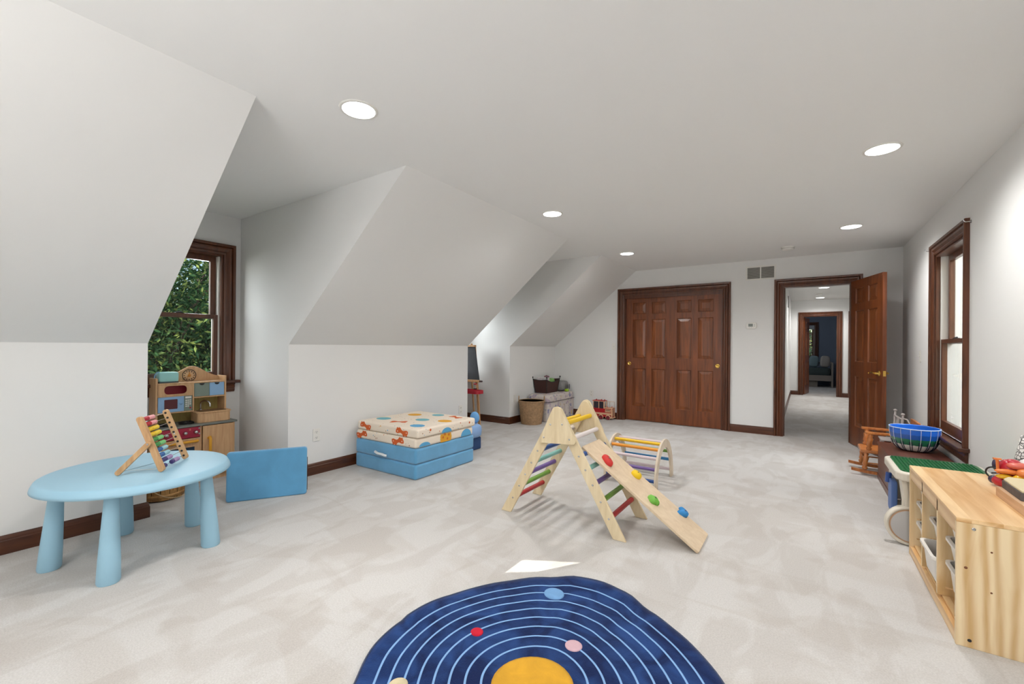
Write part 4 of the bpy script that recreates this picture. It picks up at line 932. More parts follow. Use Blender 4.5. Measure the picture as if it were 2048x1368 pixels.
# ------------------------------------------------------------------ rug
def rug():
    cx, cy = -.785, 1.32
    r = thing('solar_system_rug', 'round navy rug with orbit lines and coloured planets on the carpet', 'rug', (cx, cy, 0))
    pts = [(-1.311, .969), (-1.40, 1.13), (-1.43, 1.32), (-1.392, 1.555), (-1.25, 1.80), (-1.076, 1.964), (-.96, 2.045), (-.846, 2.067), (-.71, 2.05), (-.571, 1.975), (-.44, 1.90), (-.329, 1.816), (-.233, 1.712), (-.14, 1.55), (-.10, 1.32), (-.17, 1.0), (-.40, .76), (-.75, .64), (-1.08, .72)]
    pr = sorted((math.atan2(y - cy, x - cx) % (2 * PI), math.hypot(x - cx, y - cy)) for x, y in pts)
    def R(t):
        t %= 2 * PI; P_ = [(pr[-1][0] - 2 * PI, pr[-1][1])] + pr + [(pr[0][0] + 2 * PI, pr[0][1])]
        for (a, u), (b_, v) in zip(P_, P_[1:]):
            if a <= t <= b_:
                k = (t - a) / (b_ - a); k = k * k * (3 - 2 * k); return u + (v - u) * k
        return pr[0][1]
    def Hh(x, y, q): return .009 + .004 * math.sin(9 * x + 3 * y) * math.sin(7 * y + 1) + .012 * max(0, q - .82) / .18 * max(0, math.sin(4.2 * math.atan2(y - cy, x - cx) + .9))
    m, nt, bs = newmat('navy_pile'); tc = nt.nodes.new('ShaderNodeTexCoord'); n = nt.nodes.new('ShaderNodeTexNoise')
    n.inputs['Scale'].default_value = 7; n.inputs['Detail'].default_value = 6; n.inputs['Distortion'].default_value = .8; nt.links.new(tc.outputs['Object'], n.inputs['Vector'])
    rp = nt.nodes.new('ShaderNodeValToRGB'); rp.color_ramp.elements[0].position = .38; rp.color_ramp.elements[1].position = .66
    rp.color_ramp.elements[0].color = C('#0a1d4a'); rp.color_ramp.elements[1].color = C('#234279'); nt.links.new(n.outputs[0], rp.inputs[0]); nt.links.new(rp.outputs[0], bs.inputs['Base Color'])
    bs.inputs['Roughness'].default_value = .95; bs.inputs['Sheen Weight'].default_value = .08; bs.inputs['Specular IOR Level'].default_value = .15; bumpit(nt, bs, 220, .5, .004)
    N, K = 120, 26; vs = [(cx, cy, Hh(cx, cy, 0))]; fs = []
    for i in range(1, K + 1):
        q = i / K
        for j in range(N):
            t = 2 * PI * j / N; rr = R(t) * q; x, y = cx + rr * math.cos(t), cy + rr * math.sin(t); vs.append((x, y, Hh(x, y, q)))
    fs += [(0, 1 + j, 1 + (j + 1) % N) for j in range(N)]
    for i in range(K - 1):
        for j in range(N): a = 1 + i * N; fs.append((a + j, a + N + j, a + N + (j + 1) % N, a + (j + 1) % N))
    vb = len(vs)
    for j in range(N): t = 2 * PI * j / N; rr = R(t) * 1.002; vs.append((cx + rr * math.cos(t), cy + rr * math.sin(t), .0005))
    a = 1 + (K - 1) * N
    fs += [(a + j, vb + j, vb + (j + 1) % N, a + (j + 1) % N) for j in range(N)]
    b = B(); b.add(vs, fs, True); b.build('pile', m, r)
    pts = []
    for j in range(N):
        t = 2 * PI * j / N; rr = R(t) - .002; x, y = cx + rr * math.cos(t), cy + rr * math.sin(t); pts.append((x, y, Hh(x, y, 1) - .001))
    B().tube(pts, .004, 6, closed=True).build('edge_binding', M('binding_grey', '#3b4660', .8), r)
    om = M('orbit_line', '#7fa6d4', .9, bump=.3)
    for k in range(8):
        # ring spacing .0617, innermost .194 ; scaled by the local outline
        base = .192 + .0615 * k; pts_l = []
        vs = []; 
        for j in range(N):
            t = 2 * PI * j / N; q = base / .64; w = R(t) / .70; rr = base * (1 + (w - 1) * q) 
            for dr, dz in ((-.0042, .001), (0, .0032), (.0042, .001)):
                r2 = rr + dr; x, y = cx + r2 * math.cos(t), cy + r2 * math.sin(t); vs.append((x, y, Hh(x, y, r2 / R(t)) + dz))
        fs = [(3 * j + i, 3 * j + i + 1, 3 * ((j + 1) % N) + i + 1, 3 * ((j + 1) % N) + i) for j in range(N) for i in (0, 1)]
        b = B(); b.add(vs, fs, True); b.build('orbit_ring', om, r)
    def disc(x, y, q, nm, c_, qy=None, lb=None):
        b = B(); M_ = 32; vs = [(x, y, Hh(x, y, .5) + .0048)]
        for rr, dz in ((.5, .0048), (.9, .0046), (1.0, .002), (1.0, -.003)):
            for j in range(M_): t = 2 * PI * j / M_; X, Y = x + q * rr * math.cos(t), y + (qy or q) * rr * math.sin(t); vs.append((X, Y, Hh(X, Y, .5) + dz))
        fs = [(0, 1 + j, 1 + (j + 1) % M_) for j in range(M_)] + [(1 + i * M_ + j, 1 + (i + 1) * M_ + j, 1 + (i + 1) * M_ + (j + 1) % M_, 1 + i * M_ + (j + 1) % M_) for i in range(3) for j in range(M_)]
        b.add(vs, fs, True); b.build(nm, M('planet_' + c_[1:], c_, .95, var=.12, vs=12, bump=.4, bs_=200, bd=.004), r, label=lb)
    disc(-.782, 1.305, .146, 'sun_patch', '#cf9a26', lb='mustard yellow sun')
    disc(-.99, 1.85, .048, 'planet', '#6f9bc8', lb='light blue planet'); disc(-1.123, 1.423, .026, 'planet', '#c4142f', lb='red planet')
    disc(-.752, 1.572, .034, 'planet', '#cda9b2', lb='pink planet'); disc(-1.175, 1.045, .034, 'planet', '#cdbf9c', lb='cream planet')
    disc(-.36, 1.18, .05, 'planet', '#c9853a', lb='orange planet'); disc(-.62, .83, .04, 'planet', '#8fb4c9', lb='pale planet')
rug()

# ------------------------------------------------------------------ pine storage unit and bins
def storage():
    r = thing('storage_unit', 'pine toy storage unit with plastic bins against the right wall', 'storage unit', (.74, 2.956, 0))
    x0, x1, y0, y1, h = .52, .96, 2.483, 3.43, .519; t = .018
    B().box((x0, y0, 0), (x1, y0 + t, h - t)).build('side_panel', pine_m, r, bevel=.002)
    B().box((x0, y1 - t, 0), (x1, y1, h - t)).build('side_panel', pine_m, r, bevel=.002)
    B().box((x0 - .001, y0 - .001, h - t), (x1, y1 + .001, h)).build('top_panel', pineY_m, r, bevel=.002)
    B().box((x0 + .002, y0 + t, h - t - .055), (x0 + .020, y1 - t, h - t)).build('top_rail', pineY_m, r, bevel=.002)
    B().box((x0 + .002, y0 + t, 0), (x0 + .020, y1 - t, .05)).build('bottom_rail', pineY_m, r, bevel=.002)
    B().box((x0 + .020, y0 + t, .045), (x1 - .01, y1 - t, .06)).build('bottom_panel', pineY_m, r)
    B().box((x1 - .01, y0 + t, .06), (x1 - .004, y1 - t, h - t)).build('back_panel', pine_m, r)
    cw = (y1 - y0 - 4 * t) / 3; cols = []
    for k in range(3): cols.append((y0 + t + k * (cw + t), y0 + t + k * (cw + t) + cw))
    for k in (1, 2):
        b = B().box((x0 + .002, cols[k][0] - t, .06), (x1 - .01, cols[k][0], h - t)); b.build('divider', pine_m, r, bevel=.0015)
    for k in range(3):
        for z in (.115, .23, .345, .46):
            for yy in (cols[k][0], cols[k][1]):
                s = 1 if yy == cols[k][0] else -1
                B().box((x0 + .03, yy + s * .0003, z - .018), (x1 - .02, yy + s * .006, z - .012)).build('runner', pineY_m, r)
    for x, z in ((x0 + .05, .48), (x0 + .04, .03)):
        B(T3((x, y0, z), rx=PI / 2)).lathe([(.0065, 0), (.006, .0015), (.003, .0015), (0, .0008)], 12).build('screw', steel_m if z > .1 else black_m, r)
    for x, z, q in ((x0 + .028, .32, .006), (x0 + .10, .40, .004), (x0 + .10, .24, .004), (x0 + .33, .33, .014)):
        B(T3((x, y0 + .0002, z), rx=PI / 2)).lathe([(q, 0), (q * .8, .0006), (0, .0007)], 12).build('wood_knot', M('knot%d' % int(x * 1000), '#7a4a2a', .6), r)
    # bins: translucent white plastic
    m, nt, bs = newmat('bin_plastic'); bs.inputs['Base Color'].default_value = C('#e4e0da'); bs.inputs['Roughness'].default_value = .35
    bs.inputs['Subsurface Weight'].default_value = .0; bs.inputs['Transmission Weight'].default_value = 0.0
    def bin_(k, z, dep, pull, label):
        a, c = cols[k]; ym = (a + c) / 2; hw = cw / 2 - .007; xa = x0 + .022 - pull; xb = xa + .385
        q = thing('storage_bin', label, 'bin', ((xa + xb) / 2, ym, z - dep), group=None)
        o = rrect(xa, xb, ym - hw, ym + hw, .03, 4); n = len(o); cx = (xa + xb) / 2
        def sc(kx, ky): return [(cx + (x - cx) * kx, ym + (y - ym) * ky) for x, y in o]
        L_ = [(sc(1, 1), z - .012), (sc(1, 1), z), (sc(.93, .90), z), (sc(.92, .88), z - .01), (sc(.86, .78), z - dep + .004), (sc(.80, .7), z - dep + .003)]
        L2 = [(sc(1, 1), z - .012), (sc(.945, .915), z - .012), (sc(.935, .90), z - .02), (sc(.88, .80), z - dep), (sc(.0, .0), z - dep)]
        for LL, fl in ((L_, False), (L2, True)):
            vs = [(x, y, zz) for s_, zz in LL for x, y in s_]
            fs = [(i * n + j, i * n + (j + 1) % n, (i + 1) * n + (j + 1) % n, (i + 1) * n + j) for i in range(len(LL) - 1) for j in range(n)]
            if fl: fs = [f[::-1] for f in fs]
            bb = B() if not fl else bb
            bb.add(vs, fs)
        bb.add([(x, y, z - dep + .003) for x, y in sc(.80, .7)], [tuple(range(n))])
        bb.build('tub', m, q)
        return xa, xb, ym
    bin_(2, .44, .09, 0, 'white bin on top runner of the farthest column of pine unit')
    bin_(2, .325, .09, 0, 'white bin on middle runner of the farthest column of pine unit')
    bin_(2, .21, .09, 0, 'white bin on lowest used runner of farthest column of pine unit')
    bin_(1, .335, .09, 0, 'white bin in middle column of pine unit, above the pulled bin')
    xa, xb, ym = bin_(1, .215, .125, .035, 'deep white bin pulled forward in middle column, with toys')
    bin_(0, .452, .09, 0, 'white bin on top runner of the nearest column of pine unit')
    bin_(0, .345, .09, 0, 'white bin on middle runner of the nearest column of pine unit')
    bin_(0, .235, .12, 0, 'white bin on lowest used runner of nearest column of pine unit')
    def tagb(b, nm, mt, lb, cat): return tag(b.build(nm, mt), lb, cat)
    tagb(B().ball((xa + .10, ym - .02, .135), (.034, .03, .03)), 'toy_ball', M('toy_crimson', '#a3142e', .4), 'crimson toy ball in the pulled forward bin', 'toy')
    tagb(B().prism(circ(xa + .09, ym + .035, .018, 12), 'z', .096, .14), 'toy_block', M('toy_cream', '#e9dccb', .5), 'cream toy drum beside the crimson ball in pulled bin', 'toy')
    tagb(B().ball((xa + .145, ym + .03, .125), (.024, .02, .02)), 'toy_ball', M('toy_pink', '#c55a68', .4), 'pink toy ball in the pulled forward bin', 'toy')
    a, c = cols[2]
    tagb(B().box((x0 + .05, c - .14, .41), (x0 + .14, c - .06, .452)), 'toy_block', black_m, 'black toy lying in top bin of the farthest column', 'toy')
storage()

# ------------------------------------------------------------------ things on the storage unit
def on_unit():
    z0 = .5195
    r = thing('puzzle_box', 'shallow pale wooden tray lying lowest on the pine unit', 'box', (.85, 2.85, z0))
    B().box((.752, 2.62, z0), (.95, 2.965, z0 + .042)).build('tray', WD('tray_wood', '#c0926a', '#dcb692', 'Y', 10, .5, 8, 0), r, bevel=.002)
    b = B()
    for i in range(5): b.box((.755 + .010 * i, 2.6195, z0 + .012), (.760 + .010 * i, 2.6199, z0 + .032))
    b.build('printed_marks', M('mark_grey', '#6a5f5c', .7), r)
    r = thing('board_box', 'dark edged box with cream lid stacked on the pale wooden tray', 'box', (.87, 2.85, z0 + .043))
    z1 = z0 + .0425
    pl = [(.765, 2.73), (.96, 2.66), (.965, 2.98), (.80, 3.01), (.768, 2.95)]
    B().prism(pl, 'z', z1, z1 + .034).build('lower_half', M('box_grey', '#57504f', .6, var=.3, vs=20), r, bevel=.002)
    B().prism([(x + (.87 - x) * .04, y + (2.85 - y) * .03) for x, y in pl], 'z', z1 + .0342, z1 + .042).build('lid', M('box_cream', '#d9cba6', .6), r, bevel=.002)
    def P(s, h):  # s along the view-perpendicular direction, h height, on the cluster base
        return (.858 + .83 * s, 3.12 - .56 * s * .3, z0 + h)
    red = M('toy_red', '#b81a2c', .35, coat=.3); yel = M('toy_yellow', '#e3b21c', .35, coat=.3); org = M('toy_orange', '#e88440', .35, coat=.3)
    grn = M('toy_green', '#4faf86', .35, coat=.3); nav = M('toy_navy', '#3a3550', .4); coral = M('toy_coral', '#d96a5a', .35, coat=.3); clr = M('toy_white', '#e6e3e0', .3)
    SH = Matrix.Translation((-.018, .04, 0))
    a = thing('toy_tractor', 'red and navy plastic toy vehicle nearest the edge of the toy pile', 'toy', (.83, 3.12, z0))
    B(SH).ball((.845, 3.12, z0 + .028), (.042, .05, .028)).ball((.86, 3.12, z0 + .09), (.036, .045, .05)).ball((.875, 3.11, z0 + .13), (.025, .04, .014)).build('body', red, a)
    B(SH).ball((.815, 3.14, z0 + .028), (.018, .026, .02)).ball((.83, 3.16, z0 + .10), (.015, .02, .03)).build('bumper', nav, a, label='navy parts')
    w = B(SH @ AL((.815, 3.14, z0 + .062), (.795, 3.11, z0 + .062))).tube([(.027 * math.cos(t), .027 * math.sin(t), 0) for t in [2 * PI * i / 24 for i in range(24)]], .0038, 6, closed=True)
    w.T = SH; w.tube([(.805, 3.125, z0 + .062), (.84, 3.13, z0 + .066)], .003, 6); w.build('steering_wheel', black_m, a, label='black ring wheel')
    a = thing('toy_windmill', 'orange and yellow plastic figure toy in front of the toy pile', 'toy', (.87, 3.06, z0))
    B(SH).tube([(.822, 3.10, z0 + .07), (.818, 3.10, z0 + .14)], .006, 8).box((.805, 3.09, z0 + .137), (.832, 3.112, z0 + .144)).ball((.85, 3.07, z0 + .088), (.05, .016, .012)).ball((.895, 3.05, z0 + .09), (.028, .03, .022)).build('body', org, a)
    B(SH).ball((.835, 3.07, z0 + .062), (.03, .018, .012)).ball((.88, 3.05, z0 + .05), (.028, .028, .032)).ball((.90, 3.04, z0 + .02), (.022, .02, .02)).ball((.935, 3.05, z0 + .035), (.02, .03, .035)).build('feet', yel, a, label='yellow parts')
    B(SH).ball((.885, 3.08, z0 + .118), (.042, .03, .018)).build('cap', coral, a, label='coral cap')
    a = thing('toy_teapot', 'mint green plastic toy at far side of the toy pile', 'toy', (.945, 3.07, z0))
    B(SH).ball((.945, 3.03, z0 + .075), (.03, .04, .022)).ball((.95, 3.03, z0 + .03), (.026, .034, .03)).build('body', grn, a)
    a = tag(B(SH).ball((.93, 3.12, z0 + .115), (.04, .035, .035)).ball((.94, 3.06, z0 + .12), (.03, .03, .03)).build('toy_cloud', clr), 'white plastic toy on top of the toy pile', 'toy')
    # patterned cone shade
    m, nt, bs = newmat('lace_print'); tc = nt.nodes.new('ShaderNodeTexCoord'); v = nt.nodes.new('ShaderNodeTexVoronoi'); v.feature = 'DISTANCE_TO_EDGE'; v.inputs['Scale'].default_value = 60
    nt.links.new(tc.outputs['Object'], v.inputs['Vector']); rp = nt.nodes.new('ShaderNodeValToRGB'); rp.color_ramp.elements[0].color = C('#3c3a3a'); rp.color_ramp.elements[1].color = C('#dcdad6'); rp.color_ramp.elements[0].position = .05; rp.color_ramp.elements[1].position = .12
    nt.links.new(v.outputs['Distance'], rp.inputs[0]); nt.links.new(rp.outputs[0], bs.inputs['Base Color']); bs.inputs['Roughness'].default_value = .5
    c = (.94, 3.26, z0)
    b = B().lathe([(.035, 0), (.035, .006), (.010, .014), (.008, .13)], 20, c=c)
    l = thing('patterned_lamp', 'small lamp with white shade and dark flower outlines behind toys', 'lamp', c)
    b.build('stand', clr, l)
    B().lathe([(.046, .118), (.045, .13), (.024, .25), (.022, .25), (.042, .13), (.046, .118)][::-1], 28, c=(.937, 3.26, z0)).build('shade', m, l)
on_unit()

# ------------------------------------------------------------------ activity table
def activity_table():
    x0, x1, y0, y1, z = .472, .955, 3.52, 4.05, .45
    r = thing('activity_table', 'beige play table with green building plate and wheels behind pine unit', 'activity table', ((x0 + x1) / 2, (y0 + y1) / 2, 0))
    be = M('beige_plastic', '#d8d1c3', .45); gr = M('green_plate', '#1f6b3c', .35); bu = M('bin_blue', '#5a78b4', .5); tan = M('tan_plastic', '#b89476', .6)
    B().prism(rrect(x0, x1, y0, y1, .07, 6), 'z', z - .055, z).build('rim', be, r, bevel=.012, seg=3)
    p = B().prism(rrect(x0 + .028, x1 - .028, y0 + .028, y1 - .028, .05, 6), 'z', z + .0002, z + .004).build('building_plate', gr, r, label='green building plate')
    b = B(); k = 0; pitch = .0185
    nx, ny = int((x1 - x0 - .07) / pitch), int((y1 - y0 - .07) / pitch)
    for i in range(nx):
        for j in range(ny):
            x = x0 + .042 + i * pitch; y = y0 + .042 + j * pitch
            vs = [(x + .006 * math.cos(t), y + .006 * math.sin(t), zz) for zz in (z + .004, z + .010) for t in [2 * PI * q / 8 for q in range(8)]]
            b.add(vs, [(q, (q + 1) % 8, 8 + (q + 1) % 8, 8 + q) for q in range(8)] + [tuple(range(8, 16))])
    b.build('studs', gr, r)['kind'] = 'stuff'
    B().box((x0 + .035, y0 + .045, .12), (x1 - .04, y0 + .065, z - .054)).build('end_panel', be, r, bevel=.006)
    B().box((x0 + .03, y1 - .05, .0), (x0 + .06, y1 - .015, z - .054)).build('leg', be, r, bevel=.008)
    B().box((x1 - .06, y1 - .05, .0), (x1 - .03, y1 - .015, z - .054)).build('leg', be, r, bevel=.008)
    B().box((x0 + .06, y1 - .045, .16), (x1 - .06, y1 - .03, z - .054)).build('end_panel', be, r, bevel=.004)
    B().hexa([(x0 + .075, y0 + .02, .02), (x0 + .095, y0 + .02, .02), (x0 + .095, y0 + .16, .02), (x0 + .075, y0 + .16, .02)], [(x0 + .03, y0 + .04, z - .054), (x0 + .06, y0 + .04, z - .054), (x0 + .06, y0 + .15, z - .054), (x0 + .03, y0 + .15, z - .054)]).build('leg', be, r, bevel=.005)
    B().box((x0 + .05, y0 + .08, .14), (x1 - .03, y1 - .05, .158)).build('lower_shelf', be, r, bevel=.004)
    B().prism(rrect(y1 - .19, y1 - .055, .10, .31, .025, 4), 'x', x0 + .022, x0 + .055).build('side_tub', bu, r, bevel=.006, label='blue side tub')
    B().tube([(x0 + .022, y1 - .085, .345), (x0 + .018, y1 - .085, .28)], .017, 12).build('tub_grip', M('grip_blue', '#33549a', .4), r, label='dark blue grip')
    q = .121
    for wx, wy in ((.545, 3.60), (.90, 3.60)):
        T = T3((wx, wy - .035, q), rx=PI / 2)
        w = B(T).lathe([(q - .006, -.03), (q, -.024), (q, .010), (q - .006, .018), (q - .016, .020), (q - .020, .015)], 44).build('wheel', be, r)
        B(T).lathe([(q - .020, .0155), (q - .028, .016), (q - .028, .0162)], 44).build('wheel_groove', tan, w)
        B(T).lathe([(q - .028, .0162), (q - .032, .018), (.02, .022), (0, .022)], 44).build('hub_cap', M('hub_grey%d' % int(wx * 100), '#b9b7b6', .4), w)
    B().tube([(.545, 3.6, .121), (.90, 3.6, .121)], .012, 8).build('axle', steel_m, r)
activity_table()

# ------------------------------------------------------------------ chest, bowl, rocking chair, doll chair
def chest():
    x0, x1, y0, y1, h = .572, .965, 4.10, 5.27, .34
    r = thing('chest', 'long reddish brown wooden chest under the side window', 'chest', ((x0 + x1) / 2, (y0 + y1) / 2, 0))
    B().box((x0 + .006, y0 + .01, 0), (x1 - .003, y1 - .006, h - .022)).build('body', chest_m, r, bevel=.002)
    B().box((x0, y0, h - .022), (x1, y1, h)).build('lid', chest_m, r, bevel=.004)
    B().box((x0 + .002, y0 + .004, 0), (x0 + .006, y1 - .004, .05)).build('plinth', chest_m, r)
chest()
def woven_bowl():
    c = (.785, 4.99, .3425); H_ = .193; Rm = .163
    r = thing('woven_bowl', 'round bowl woven in blue, green and white wire on the brown chest', 'bowl', c)
    m, nt, bs = newmat('woven_bands'); tc = nt.nodes.new('ShaderNodeTexCoord'); sp = nt.nodes.new('ShaderNodeSeparateXYZ'); nt.links.new(tc.outputs['Object'], sp.inputs[0])
    mu = nt.nodes.new('ShaderNodeMath'); mu.operation = 'DIVIDE'; mu.inputs[1].default_value = H_; nt.links.new(sp.outputs[2], mu.inputs[0])
    nz = nt.nodes.new('ShaderNodeTexNoise'); nz.inputs['Scale'].default_value = 60; nt.links.new(tc.outputs['Object'], nz.inputs['Vector'])
    ad = nt.nodes.new('ShaderNodeMath'); ad.operation = 'MULTIPLY_ADD'; ad.inputs[1].default_value = .08; nt.links.new(nz.outputs[0], ad.inputs[0]); nt.links.new(mu.outputs[0], ad.inputs[2])
    rp = nt.nodes.new('ShaderNodeValToRGB'); rp.color_ramp.interpolation = 'CONSTANT'; e = rp.color_ramp.elements
    e[0].color = C('#d8d8d2'); e[1].position = .34; e[1].color = C('#1f6a4c'); x = e.new(.60); x.color = C('#1c55a8'); x = e.new(.80); x.color = C('#2368d0')
    nt.links.new(ad.outputs[0], rp.inputs[0]); nt.links.new(rp.outputs[0], bs.inputs['Base Color']); bs.inputs['Roughness'].default_value = .25; bs.inputs['Coat Weight'].default_value = .4
    prof = []; n = 26
    def pr(k): return (Rm * (.34 + .66 * math.sin(k * PI / 2) ** .62), H_ * (1 - math.cos(k * PI / 2)) ** .9)
    for i in range(n + 1):
        q, z = pr(i / n); prof.append((q + .0022 * (i % 2), z))
    inn = [(max(q - .006, 0), z + .004) for q, z in prof[::-1]]
    B().lathe([(0, 0)] + prof + inn + [(0, .004)], 48, c=c, mod=lambda i, t: 1 + .006 * math.cos(24 * t)).build('weave', m, r)
    navy = M('rib_navy', '#16203f', .4); wh = M('rib_white', '#e4e6ea', .35)
    for k in range(16):
        a = 2 * PI * k / 16 + .1
        for da, lo, hi, mt, nm in ((0, .42, 1.0, wh, 'white_wire'), (.05, .02, .60, navy, 'navy_wire'), (-.05, .02, .60, navy, 'navy_wire')):
            pts = []
            for i in range(9):
                q, z = pr(lo + (hi - lo) * i / 8); q += .0035; pts.append((c[0] + q * math.cos(a + da), c[1] + q * math.sin(a + da), c[2] + z))
            B().tube(pts, .0016 if mt is wh else .0026, 5).build(nm, mt, r)
    B().tube([(c[0] + (Rm + .001) * math.cos(t), c[1] + (Rm + .001) * math.sin(t), c[2] + H_) for t in [2 * PI * i / 48 for i in range(48)]], .004, 7, closed=True).build('rim', M('rim_pale', '#b9cdea', .35), r)
woven_bowl()
def turned(b, p0, p1, r0, seg=12, beads=((.12, 1.25), (.2, .75), (.3, 1.2), (.5, 1.0), (.72, 1.3), (.8, .75), (.9, 1.1))):
    L = (Vector(p1) - Vector(p0)).length
    prof = [(r0 * .8, 0)] + [(r0 * k, L * t) for t, k in beads] + [(r0 * .8, L)]
    b.lathe(prof, seg, T=AL(p0, p1)); return b
def rocking_chair():
    r = thing('rocking_chair', 'small honey coloured wooden rocking chair beside the brown chest', 'rocking chair', (.62, 5.46, 0))
    ys = (5.31, 5.63)
    for y in ys:
        b = B(); n = 12; vs = []
        for i in range(n + 1):
            x = .385 + .56 * i / n; z = .016 + .22 * (x - .63) ** 2 * 1.6
            vs += [(x, y - .014, z), (x, y + .014, z), (x, y + .014, z + .026), (x, y - .014, z + .026)]
        fs = [(4 * i + j, 4 * i + (j + 1) % 4, 4 * i + 4 + (j + 1) % 4, 4 * i + 4 + j) for i in range(n) for j in range(4)]
        b.add(vs, [f[::-1] for f in fs]); b.add(vs[:4], [(0, 1, 2, 3)]); b.add(vs[-4:], [(3, 2, 1, 0)]); b.build('rocker', maple_m, r, bevel=.002)
    b = B(); sx0, sx1, sy0, sy1, z = .455, .80, 5.295, 5.64, .228
    b.prism(rrect(sx0, sx1, sy0, sy1, .05, 5), 'z', z - .016, z + .014).build('seat', maple_m, r, bevel=.008, seg=3)
    for x0_, x1_ in ((.485, .50), (.76, .74)):
        for y, yy in ((5.305, 5.325), (5.615, 5.595)):
            q = B(); turned(q, (x0_, y, .055), (x1_, yy, z - .013), .019); q.build('leg', maple_m, r)
    for y in (5.305, 5.615): B().tube([(.49, y, .12), (.75, y, .12)], .007, 8).build('stretcher', maple_m, r)
    B().tube([(.49, 5.31, .14), (.49, 5.61, .14)], .007, 8).build('stretcher', maple_m, r)
    for y, s in ((5.315, 1), (5.605, -1)):
        q = B(); turned(q, (.515, y, z + .0125), (.53, y - s * .012, .395), .019); q.build('arm_post', maple_m, r)
        B().prism([(.485, y - s * .012 - .02), (.50, y - s * .012 - .028), (.54, y - s * .012 - .02), (.80, y - .013), (.80, y + .013), (.54, y - s * .012 + .02), (.50, y - s * .012 + .028), (.485, y - s * .012 + .02)], 'z', .3955, .416).build('armrest', maple_m, r, bevel=.003)
    for y in (5.32, 5.60):
        q = B(); turned(q, (.775, y, z + .0125), (.875, y, .50), .013); q.build('back_post', maple_m, r)
    for k in range(4):
        y = 5.37 + .06 * k; q = B(); turned(q, (.78, y, z + .0125), (.868, y, .475), .007, 8); q.build('spindle', maple_m, r)
    B().box((.855, 5.30, .475), (.878, 5.62, .535)).build('crest_rail', maple_m, r, bevel=.006)
rocking_chair()
def doll_chair():
    r = thing('doll_chair', 'pale grey spindle back doll chair in corner behind the woven bowl', 'chair', (.85, 6.1, 0))
    gm = M('pale_grey_paint', '#bdb5b2', .5)
    P1, P2 = (.82, 6.18, .535), (.853, 5.98, .515)
    for (x, y, z) in (P1, P2):
        q = B(); turned(q, (x - .03, y, .0), (x, y, z), .011, 10); q.ball((x, y, z + .012), (.017, .017, .014)); q.build('back_post', gm, r)
    B().tube([(P1[0] - .004, P1[1], .49), (P2[0] - .004, P2[1], .475)], .009, 8).build('top_rail', gm, r)
    B().tube([(P2[0], P2[1], .485), (P2[0] + .03, P2[1] - .03, .48), (P2[0] + .045, P2[1] - .05, .44), (P2[0] + .04, P2[1] - .05, .36)], .007, 8).build('bow', gm, r)
    for k in range(3):
        y = 6.03 + .05 * k; B().tube([(.80, y, .25), (.832, y, .48)], .005, 8).build('spindle', gm, r)
    B().box((.68, 5.97, .235), (.85, 6.19, .25)).build('seat', gm, r, bevel=.004)
    for y in (5.99, 6.17): B().tube([(.70, y, 0), (.70, y, .235)], .009, 8).build('leg', gm, r)
doll_chair()

# ------------------------------------------------------------------ far left corner
def floral():
    m, nt, bs = newmat('faded_floral'); tc = nt.nodes.new('ShaderNodeTexCoord'); L = nt.links
    cur = C('#cfc6bf')
    for i, (sc, c_, a, b_) in enumerate(((9, '#8d8aa8', .60, .64), (7, '#c9ad7a', .62, .66), (12, '#a9a9ad', .60, .63), (16, '#6f6c8c', .66, .69), (8, '#b8a7b0', .58, .64))):
        mp = nt.nodes.new('ShaderNodeMapping'); mp.inputs['Location'].default_value = (i * 3.1, i * 1.7, i); L.new(tc.outputs['Object'], mp.inputs[0])
        n = nt.nodes.new('ShaderNodeTexNoise'); n.inputs['Scale'].default_value = sc; n.inputs['Detail'].default_value = 3; L.new(mp.outputs[0], n.inputs['Vector'])
        r = nt.nodes.new('ShaderNodeValToRGB'); r.color_ramp.elements[0].position = a; r.color_ramp.elements[1].position = b_; L.new(n.outputs[0], r.inputs[0])
        x = nt.nodes.new('ShaderNodeMix'); x.data_type = 'RGBA'; L.new(r.outputs[0], x.inputs[0]); x.inputs[7].default_value = C(c_)
        if i == 0: x.inputs[6].default_value = cur
        else: L.new(prev, x.inputs[6])
        prev = x.outputs[2]
    L.new(prev, bs.inputs['Base Color']); bs.inputs['Roughness'].default_value = .9; return m
fl_m = floral()
